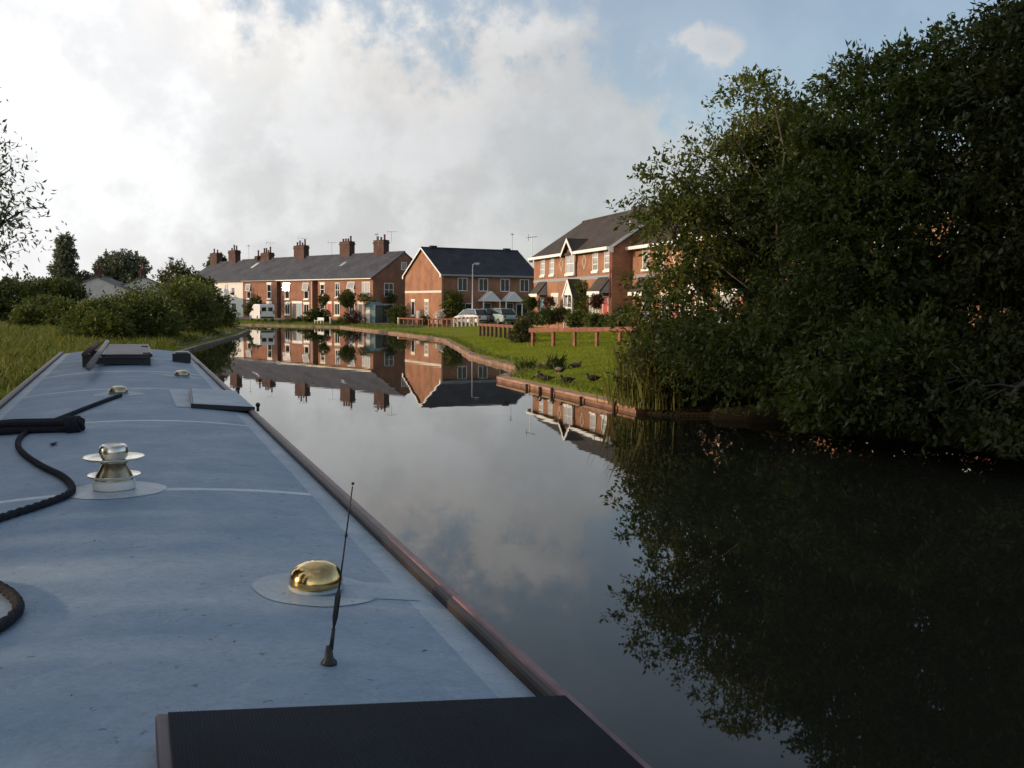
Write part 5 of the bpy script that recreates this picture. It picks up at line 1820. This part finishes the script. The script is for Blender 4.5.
# left bank: bushes behind the towpath
bush_spec = [
    ('rounded green bush by the towpath bend, nearest the water and rightmost', [pb(214, 316, 80, 14), pb(200, 304, 80, 14), pb(190, 320, 80, 18), pb(222, 324, 80, 10), pb(208, 325, 80, 12)], LF_bush, .22),
    ('tall broad green bush with the highest crown of the left bank', [pb(186, 304, 66, 16), pb(164, 309, 66, 16), pb(196, 320, 66, 17), pb(170, 326, 64, 20), pb(188, 332, 65, 13)], LF_bush, .2),
    ('darker olive bush in the middle of the left bank', [pb(138, 313, 56, 15), pb(118, 318, 56, 15), pb(150, 327, 55, 20), pb(125, 333, 54, 18)], LF_mid, .18),
    ('low yellow green bush beside the meadow grass', [pb(98, 322, 54, 13), pb(84, 329, 53, 13), pb(108, 336, 52, 14), pb(92, 337, 52, 10)], LF_light, .18),
    ('dark hedge bush at the far left below the poplar', [pb(60, 303, 84, 16), pb(40, 308, 84, 18), pb(76, 309, 84, 12)], LF_dark, .26),
    ('dark hedge bush at the left edge of the view', [pb(15, 307, 80, 20), pb(-15, 308, 80, 24), pb(-50, 310, 80, 26)], LF_dark, .26),
    ('small mid green bush in front of the dark hedge', [pb(44, 316, 70, 12), pb(62, 320, 68, 12), pb(30, 322, 68, 10)], LF_mid, .2),
]
for i, (lb_, B, lm, lf) in enumerate(bush_spec):
    cx = sum(b_[0] for b_ in B) / len(B); cy = sum(b_[1] for b_ in B) / len(B)
    tree('bush', lb_, 'bush', (cx, cy, gz(cx, cy)), [(b_[0], b_[1], b_[2], b_[3] * 1.18) for b_ in B], lf, lm, 40 + i, 1500, .08, 10, .32, .5, group='bushes on the left bank', tm=M_stem)

# distant trees
def far_tree(name, lb_, B, lf, lm, seed, n, r0, by=None, sh=.6, grp='trees beyond the left bank'):
    cx = sum(b_[0] for b_ in B) / len(B); cy = sum(b_[1] for b_ in B) / len(B)
    tree(name, lb_, 'tree', (cx, cy, .35), [(b_[0], b_[1], b_[2], b_[3] * .95, *b_[4:]) for b_ in B], lf * .8, lm, seed, int(n * 3.0), r0, 9, .26, .6, shell=sh, group=grp)


far_tree('poplar_tree', 'tall narrow poplar standing above the left hedges', [pb(65, 242, 150, 6), pb(66, 254, 150, 9), pb(64, 268, 150, 10.5), pb(66, 282, 150, 12), pb(63, 294, 150, 12)], .42, LF_far, 60, 520, .3)
far_tree('round_tree', 'broad round headed tree right of the poplar', [pb(108, 268, 150, 11), pb(122, 264, 150, 13), pb(136, 268, 150, 11), pb(118, 278, 150, 13), pb(134, 280, 150, 12), pb(104, 280, 150, 9)], .42, LF_far, 61, 560, .3)
far_tree('broadleaf_tree', 'low dark tree between the poplar and the round headed tree', [pb(84, 282, 152, 9), pb(92, 288, 152, 9), pb(78, 290, 152, 9)], .42, LF_far, 62, 220, .2)
far_tree('thin_tree', 'thin see-through tree left of the old terrace', [pb(178, 272, 125, 10, .6), pb(165, 279, 125, 8, .6), pb(188, 280, 125, 9, .6), pb(176, 284, 125, 9, .6)], .34, LF_olive, 63, 150, .12, sh=.9)
far_tree('thin_tree', 'thin tree rising behind the last chimneys of the terrace', [pb(218, 263, 150, 8, .6), pb(226, 268, 150, 6, .6), pb(213, 268, 150, 6, .6)], .36, LF_olive, 64, 110, .12, sh=.9)
far_tree('broadleaf_tree', 'low grey green tree above the hedge at far left', [pb(38, 288, 140, 8), pb(28, 292, 140, 8), pb(48, 290, 140, 8), pb(8, 288, 140, 9)], .4, LF_far, 65, 260, .2)
far_tree('broadleaf_tree', 'dark bush crown between the pale cottages and the terrace', [pb(196, 288, 112, 11), pb(183, 291, 112, 11), pb(206, 288, 112, 8)], .34, LF_mid, 66, 260, .2)
# treeline far away
rng = np.random.default_rng(3)
B = []
for i in range(150):
    x = -260 + i * 4.2 + rng.uniform(-1, 1); y = 330 + rng.uniform(-15, 15)
    B.append((x, y, 1.5 + rng.uniform(0, 2.5), rng.uniform(2.5, 4)))
tl = foliage('distant_woodland', B, 1.1, LF_far, None, 67, sprays=3200, per_spray=7, spray_r=.8)
tag(tl, 'distant low line of trees along the horizon', 'woodland', kind='stuff')


# garden plants on the right bank and by the terrace
def shrub(lb_, px, py, Y, rpx, lm, seed, n=90, leaf=.14, extra=None, name='shrub', cat='shrub', group='garden shrubs', stem=.03):
    q = .74 if 530 < px < 615 and seed not in (72, 80) else 1
    B = [pb(px, py, Y, rpx * q)] + [pb(*e[:3], e[3] * q) for e in (extra or [])]
    base = (B[0][0], B[0][1], gz(B[0][0], B[0][1]))
    return tree(name, lb_, cat, base, B, leaf, lm, seed, int(n * 2.6), stem, 8, max(.10, B[0][3] * .22), .5, group=group, fork=.1, tm=M_stem)


shrub('upright olive bush standing between the two nearest rail fences', 522, 330, 54, 8, LF_olive, 70, 170, .12, [(518, 336, 54, 7), (526, 337, 54, 6), (522, 324, 54, 5)])
shrub('bright green low shrub in the garden in front of the gabled porch', 580, 318, 56, 8, LF_light, 71, 150, .12, [(590, 320, 55, 6), (572, 320, 56, 6)])
shrub('climbing dark green shrub on the brick wall right of the gabled porch', 579, 300, 66.2, 8, LF_mid, 72, 200, .13, [(582, 288, 65.5, 6), (576, 310, 66.0, 7), (584, 305, 65.2, 7)])
shrub('grey leaved shrub left of the gabled porch', 560, 314, 62, 7, LF_olive, 73, 110, .12, [(553, 317, 62, 6)])
shrub('dark green shrub at the left corner of the diamond panel house', 548, 316, 62, 7, LF_dark, 74, 110, .12, [(541, 318, 63, 6)])
shrub('spiky grey shrub by the first lean-to porch', 534, 318, 66, 6, LF_olive, 75, 80, .13, [(528, 320, 66, 5)])
shrub('dark shrub below the red hanging basket', 600, 321, 54, 6, LF_dark, 76, 90, .11, [(608, 322, 53, 6), (593, 320, 54, 5)])
shrub('shrub beside the red drainpipe in the set back corner', 622, 318, 54, 8, LF_mid, 77, 120, .12, [(630, 312, 54, 8), (637, 322, 52, 8)])
shrub('purple leaved round plant on the wall left of the red door', 597, 301, 58.2, 6, LF_purple, 78, 90, .10)
shrub('purple leaved round plant by the left ground floor window', 549, 302, 70, 5, LF_purple, 79, 70, .11, [(546, 310, 70, 4)])
shrub('dark tall shrub at the corner of the diamond panel house nearest the dark house', 530, 303, 75, 5, LF_dark, 80, 80, .13)
shrub('small tree with light green leaves in front of the dark brick wall', 453, 305, 97, 8, LF_light, 81, 160, .17, [(450, 297, 97, 5), (457, 298, 97, 5), (448, 308, 97, 6), (458, 309, 97, 6)], name='small_tree', cat='tree', stem=.06)
shrub('dark shrub at the foot of the sunlit gable', 425, 321, 95, 4, LF_dark, 82, 50, .14)
shrub('white blossomed plant at the corner of the sunlit gable', 440, 315.5, 90, 3, LF_blossom, 83, 26, .16, [(437.5, 318, 90, 2), (442, 313, 90, 1.5)], name='flowering_plant')
shrub('dark round headed little tree in front of the end terrace house', 347, 299, 103.5, 6.2, LF_dark, 84, 130, .17, name='small_tree', cat='tree', stem=.05)
shrub('dark narrow plant between the stacked narrow windows of the terrace', 323.5, 298.5, 115, 4, LF_dark, 85, 60, .17, [(323, 302, 115, 3)])
shrub('dark arching hedge over the white bench', 317, 314, 107, 5, LF_dark, 86, 200, .17, [(309, 317, 107, 4), (324, 316, 107, 5), (327, 322, 107, 4), (307, 322, 107, 3)])
shrub('reddish garden shrub between the arch and the shed', 352, 318, 103, 6, LF_purple, 87, 110, .16, [(346, 322, 103, 5), (358, 320, 103, 5)])
shrub('green garden shrub at the water edge before the end terrace house', 342, 324, 101, 5, LF_mid, 88, 100, .16, [(336, 326, 101, 4)])
shrub('dark shrub against the shaded gable of the terrace', 400, 312, 101, 6, LF_dark, 89, 120, .17, [(397, 318, 101, 5), (392, 315, 103, 5)])
shrub('dark small tree in front of the brick house behind the van', 254, 304, 124, 5, LF_dark, 90, 120, .19, [(249, 309, 124, 5), (260, 308, 124, 5), (257, 300, 124, 3)], name='small_tree', cat='tree', stem=.05)
shrub('low green plants beside the second terrace door', 300, 322, 110, 4, LF_bush, 91, 60, .16, [(292, 322, 110, 3)])
shrub('leafy climber on the corner of the end terrace house', 372, 303, 105.3, 3, LF_mid, 92, 50, .16, [(371, 306, 105, 3)])
shrub('dark low plants along the water at the left of the terrace garden', 288, 324, 106, 4, LF_mid, 93, 60, .16, [(280, 325, 106, 3)])

# dark tufts in the notch of the lawn edge
for (px, py, lb_, seed) in ((526, 366, 'dark leafy water plant in the notch of the bank', 95), (556, 364, 'spiky dark plant on the lawn behind the resting birds', 96)):
    c = at(px, py, 35.3 if px < 540 else 33.8)
    t = thing('water_plant', lb_, 'plant', (c.x, c.y, gz(c.x, c.y)))
    rng = np.random.default_rng(seed)
    n = 150
    P = np.column_stack([rng.normal(0, .16, n), rng.normal(0, .12, n), np.full(n, -.12)])
    blades('leaf', P, .62 if px > 540 else .45, .05, LF_dark, seed, .55, t)

# stones at the notch
M_rock = mat('pinkish_stone', (.30, .20, .16), .9, var=.3, scale=5, bump=.5)
for i, (px, py, s, lb_) in enumerate(((536, 365, .17, 'pinkish brown stone next to the dark leafy water plant'), (541, 364, .13, 'small stone, middle of the three in the bank notch'), (547, 363, .19, 'largest stone of the bank notch, beside the spiky dark plant'))):
    c = at(px, py, 35.6)
    b = MB(); b.ball((0, 0, 0), (s, s * .8, s * .7), 10); o = b.build('stone', M_rock, smooth=True)
    rr = random.Random(i)
    for v_ in o.data.vertices: v_.co *= 1 + rr.uniform(-.13, .13)
    o.location = (c.x, c.y, gz(c.x, c.y) + s * .25)
    tag(o, lb_, 'stone', 'stones at the bank notch')


# ------------------------------------------------------------------ ducks
M_duck = mat('dark_duck_feathers', (.014, .012, .011), .8, var=.5, scale=16)
M_duck_brown = mat('brown_duck_feathers', (.11, .075, .05), .8, var=.4, scale=20)
M_bill = mat('duck_bill', (.35, .24, .06), .5)
M_duck_pale = mat('pale_duck_feathers', (.16, .12, .09), .8, var=.2, scale=20)


def skin_mesh(name, chain, edges, m, parent, levels=2):
    me = bpy.data.meshes.new(name)
    me.from_pydata([c[:3] for c in chain], edges, [])
    me.materials.append(m)
    o = bpy.data.objects.new(name, me); COL.objects.link(o); o.parent = parent
    md = o.modifiers.new('skin', 'SKIN')
    me.skin_vertices[0].data[0].use_root = True
    for i, c in enumerate(chain):
        r = c[3]
        me.skin_vertices[0].data[i].radius = (r, r) if not hasattr(r, '__len__') else r
    md.use_smooth_shade = True
    sb = o.modifiers.new('subsurf', 'SUBSURF'); sb.levels = levels; sb.render_levels = levels
    return o


def duck(px, py, Y, rz, pose, m, head_m, lb_):
    c = at(px, py, Y)
    t = thing('duck', lb_, 'duck', (c.x, c.y, gz(c.x, c.y) + (.0 if pose != 'stand' else .0)), rz, 'ducks resting on the lawn')
    up = .06 if pose == 'rest' else .15
    hz = .12 if pose == 'rest' else .20
    hx = .13 if pose == 'rest' else .17
    ch = [(-.02, 0, up + .03, (.105, .095)), (.09, 0, up + .035, (.085, .08)), (.15, 0, up + .06, (.055, .05)), (hx + .01, 0, up + hz, (.03, .03)), (hx + .04, 0, up + hz + .035, (.042, .038)), (hx + .08, 0, up + hz + .02, (.026, .022)),
          (-.12, 0, up + .03, (.08, .06)), (-.21, 0, up + .055, (.03, .02)), (-.26, 0, up + .075, (.012, .01))]
    o = skin_mesh('body', ch, [(0, 1), (1, 2), (2, 3), (3, 4), (4, 5), (0, 6), (6, 7), (7, 8)], m, t)
    b = MB(); b.add([(hx + .095, -.016, up + hz + .022), (hx + .095, .016, up + hz + .022), (hx + .15, .014, up + hz + .008), (hx + .15, -.014, up + hz + .008), (hx + .095, -.014, up + hz + .008), (hx + .095, .014, up + hz + .008), (hx + .15, .012, up + hz + .0), (hx + .15, -.012, up + hz + .0)],
                    [(0, 1, 2, 3), (7, 6, 5, 4), (0, 3, 7, 4), (1, 5, 6, 2), (2, 6, 7, 3), (0, 4, 5, 1)])
    b.build('bill', M_bill, t)
    b = MB()
    for s in (-1, 1):
        b.ball((-.03, s * .085, up + .05), (.13, .03, .06), 10)
    b.build('wing', head_m, t, smooth=True)
    if pose == 'stand':
        b = MB()
        for s in (-1, 1):
            b.tube([(0, s * .04, up - .04), (.01, s * .04, .012)], .012, 6)
            b.add([(-.02, s * .04, .008), (.06, s * .04 - .03, .006), (.07, s * .04, .006), (.06, s * .04 + .03, .006)], [(0, 1, 2, 3)])
        b.build('leg', M_bill, t)
    return t


duck(546, 377, 29.0, R(165), 'rest', M_duck, M_duck, 'dark duck resting nearest the bank notch, leftmost on the lawn')
duck(559, 372.5, 30.6, R(150), 'stand', M_duck, M_duck_pale, 'duck with pale wings standing behind the other dark ones')
duck(567, 380, 28.2, R(195), 'rest', M_duck, M_duck, 'dark duck resting closest to the piling')
duck(593, 378.5, 28.4, R(185), 'rest', M_duck, M_duck, 'dark duck resting alone, rightmost on the lawn')
duck(576, 364.5, 34.0, R(10), 'rest', M_duck_brown, M_duck_pale, 'brown duck farthest up the lawn right of the spiky dark plant')
duck(539.5, 374.5, 29.9, R(100), 'rest', M_duck, M_duck_brown, 'small dark duck half hidden behind the leftmost resting one')

# ------------------------------------------------------------------ things in front of the terrace
M_teal = mat('teal_shed_paint', (.09, .16, .17), .6, var=.15)
M_shed_dark = mat('dark_shed_felt', (.045, .04, .045), .8)


def shed(px, Y, w, d, h, lb_, m, door_m, rot):
    c = at(px, 322, Y)
    t = thing('garden_shed', lb_, 'shed', (c.x, c.y, gz(c.x, c.y)), rot, 'sheds beside the terrace gable')
    b = MB(); b.prism([(-w / 2, -.3), (w / 2, -.3), (w / 2, h - .3), (0, h), (-w / 2, h - .3)], 'y', 0, d); b.build('wall', m, t)
    b = MB(); b.prism([(-w / 2 - .12, h - .33), (0, h + .02), (w / 2 + .12, h - .33), (w / 2 + .12, h - .27), (0, h + .08), (-w / 2 - .12, h - .27)], 'y', -.12, d + .1); b.build('roof', m, t)
    b = MB(); b.box(-w * .38, -.03, 0, -w * .0, .02, h - .5); b.build('door', door_m, t)
    return t


shed(370, 103.2, 1.3, 1.6, 2.15, 'small teal shed with a pale door at the corner of the terrace', M_teal, M_cream, TROT + R(20))
shed(381, 104.2, 1.2, 1.6, 1.9, 'dark low shed right of the teal one under the shaded gable', M_shed_dark, M_shed_dark, TROT + R(55))
shed(388.5, 104.5, .8, 1.2, 1.85, 'narrow shed with a pale blue door between the dark shed and the shrub', M_shed_dark, M_blue_door, TROT + R(60))

c = at(319, 323.5, 103.5)
t = thing('garden_bench', 'white garden bench by the water under the dark arching hedge', 'bench', (c.x, c.y, gz(c.x, c.y)), TROT); t.scale = (.8, .8, .7)
b = MB()
for k in range(3): b.box(-.75, -.22 + k * .16, .42, .75, -.08 + k * .16, .46)
b.build('seat', M_white, t)
b = MB()
for k in range(3): b.box(-.75, .27, .52 + k * .14, .75, .30, .63 + k * .14)
b.build('backrest', M_white, t)
for s in (-1, 1):
    b = MB(); b.box(s * .7 - .03, -.22, 0, s * .7 + .03, -.16, .60); b.box(s * .7 - .03, .22, 0, s * .7 + .03, .27, .92); b.box(s * .7 - .03, -.16, .35, s * .7 + .03, .22, .41); b.build('leg', M_white, t)

for (px, py, Y, lb_) in ((330.5, 323, 103, 'white garden post right of the arching hedge'), (398.5, 323, 98, 'white garden post at the left foot of the sunlit gable'), (437.8, 323, 89, 'white bollard below the white blossomed plant')):
    c = at(px, py, Y)
    b = MB(); b.lathe([(.09, -.1), (.09, .55), (.11, .58), (.11, .66), (.05, .72), (.001, .73)], (0, 0, 0), 12); o = b.build('bollard', M_white, smooth=True)
    o.location = (c.x, c.y, gz(c.x, c.y)); tag(o, lb_, 'bollard', 'white bollards by the canal')


# ------------------------------------------------------------------ grass
def scatter(n, x0, x1, y0, y1, seed, dmin, dmax, side):
    rng = np.random.default_rng(seed)
    P = np.column_stack([rng.uniform(x0, x1, n), rng.uniform(y0, y1, n)])
    d, C = canal_sd(P)
    k = (d > dmin) & (d < dmax)
    k &= (P[:, 0] > C[:, 0]) if side > 0 else (P[:, 0] < C[:, 0])
    if side > 0: k &= (P[:, 0] < .150 * P[:, 1]) | (P[:, 1] > 36)
    P = P[k]; d = d[k]
    return np.column_stack([P, ground_z(P, d) - .01])


P = scatter(120000, -9, 13, 21, 66, 1, .02, 11, 1)
o = blades('lawn_grass', P, .075, .016, GR_lawn, 2, .5)
tag(o, 'short mown grass on the right bank', 'grass', kind='stuff')
P = scatter(90000, -9, 8, 21, 80, 11, -.02, .40, 1)
o = blades('edge_grass', P, .24, .017, GR_meadow, 12, .9)
tag(o, 'longer grass fringe along the top of the piling', 'grass', kind='stuff')
P = scatter(230000, -46, -10, 12, 76, 3, .5, 30, -1)
k_ = np.sin(P[:, 0] * .55 + 1) * np.sin(P[:, 1] * .33) + .5 * np.sin(P[:, 0] * 1.7 + P[:, 1] * .9)
P = P[np.random.default_rng(8).random(len(P)) < .55 + .4 * k_]
o = blades('meadow_grass', P, .42, .022, GR_meadow, 4, .5)
tag(o, 'tall rough meadow grass on the left bank', 'grass', kind='stuff')
P = scatter(30000, -30, -8, 10, 92, 13, .2, .5, -1)
o = blades('verge_grass', P, .22, .018, GR_meadow, 14, .5)
tag(o, 'grass growing along the towpath edge', 'grass', kind='stuff')
P = scatter(30000, -45, -8, 86, 122, 15, .1, 5, 1)
o = blades('bank_grass', P, .20, .03, GR_meadow, 16, .5)
tag(o, 'rough grass on the far bank before the terrace', 'grass', kind='stuff')
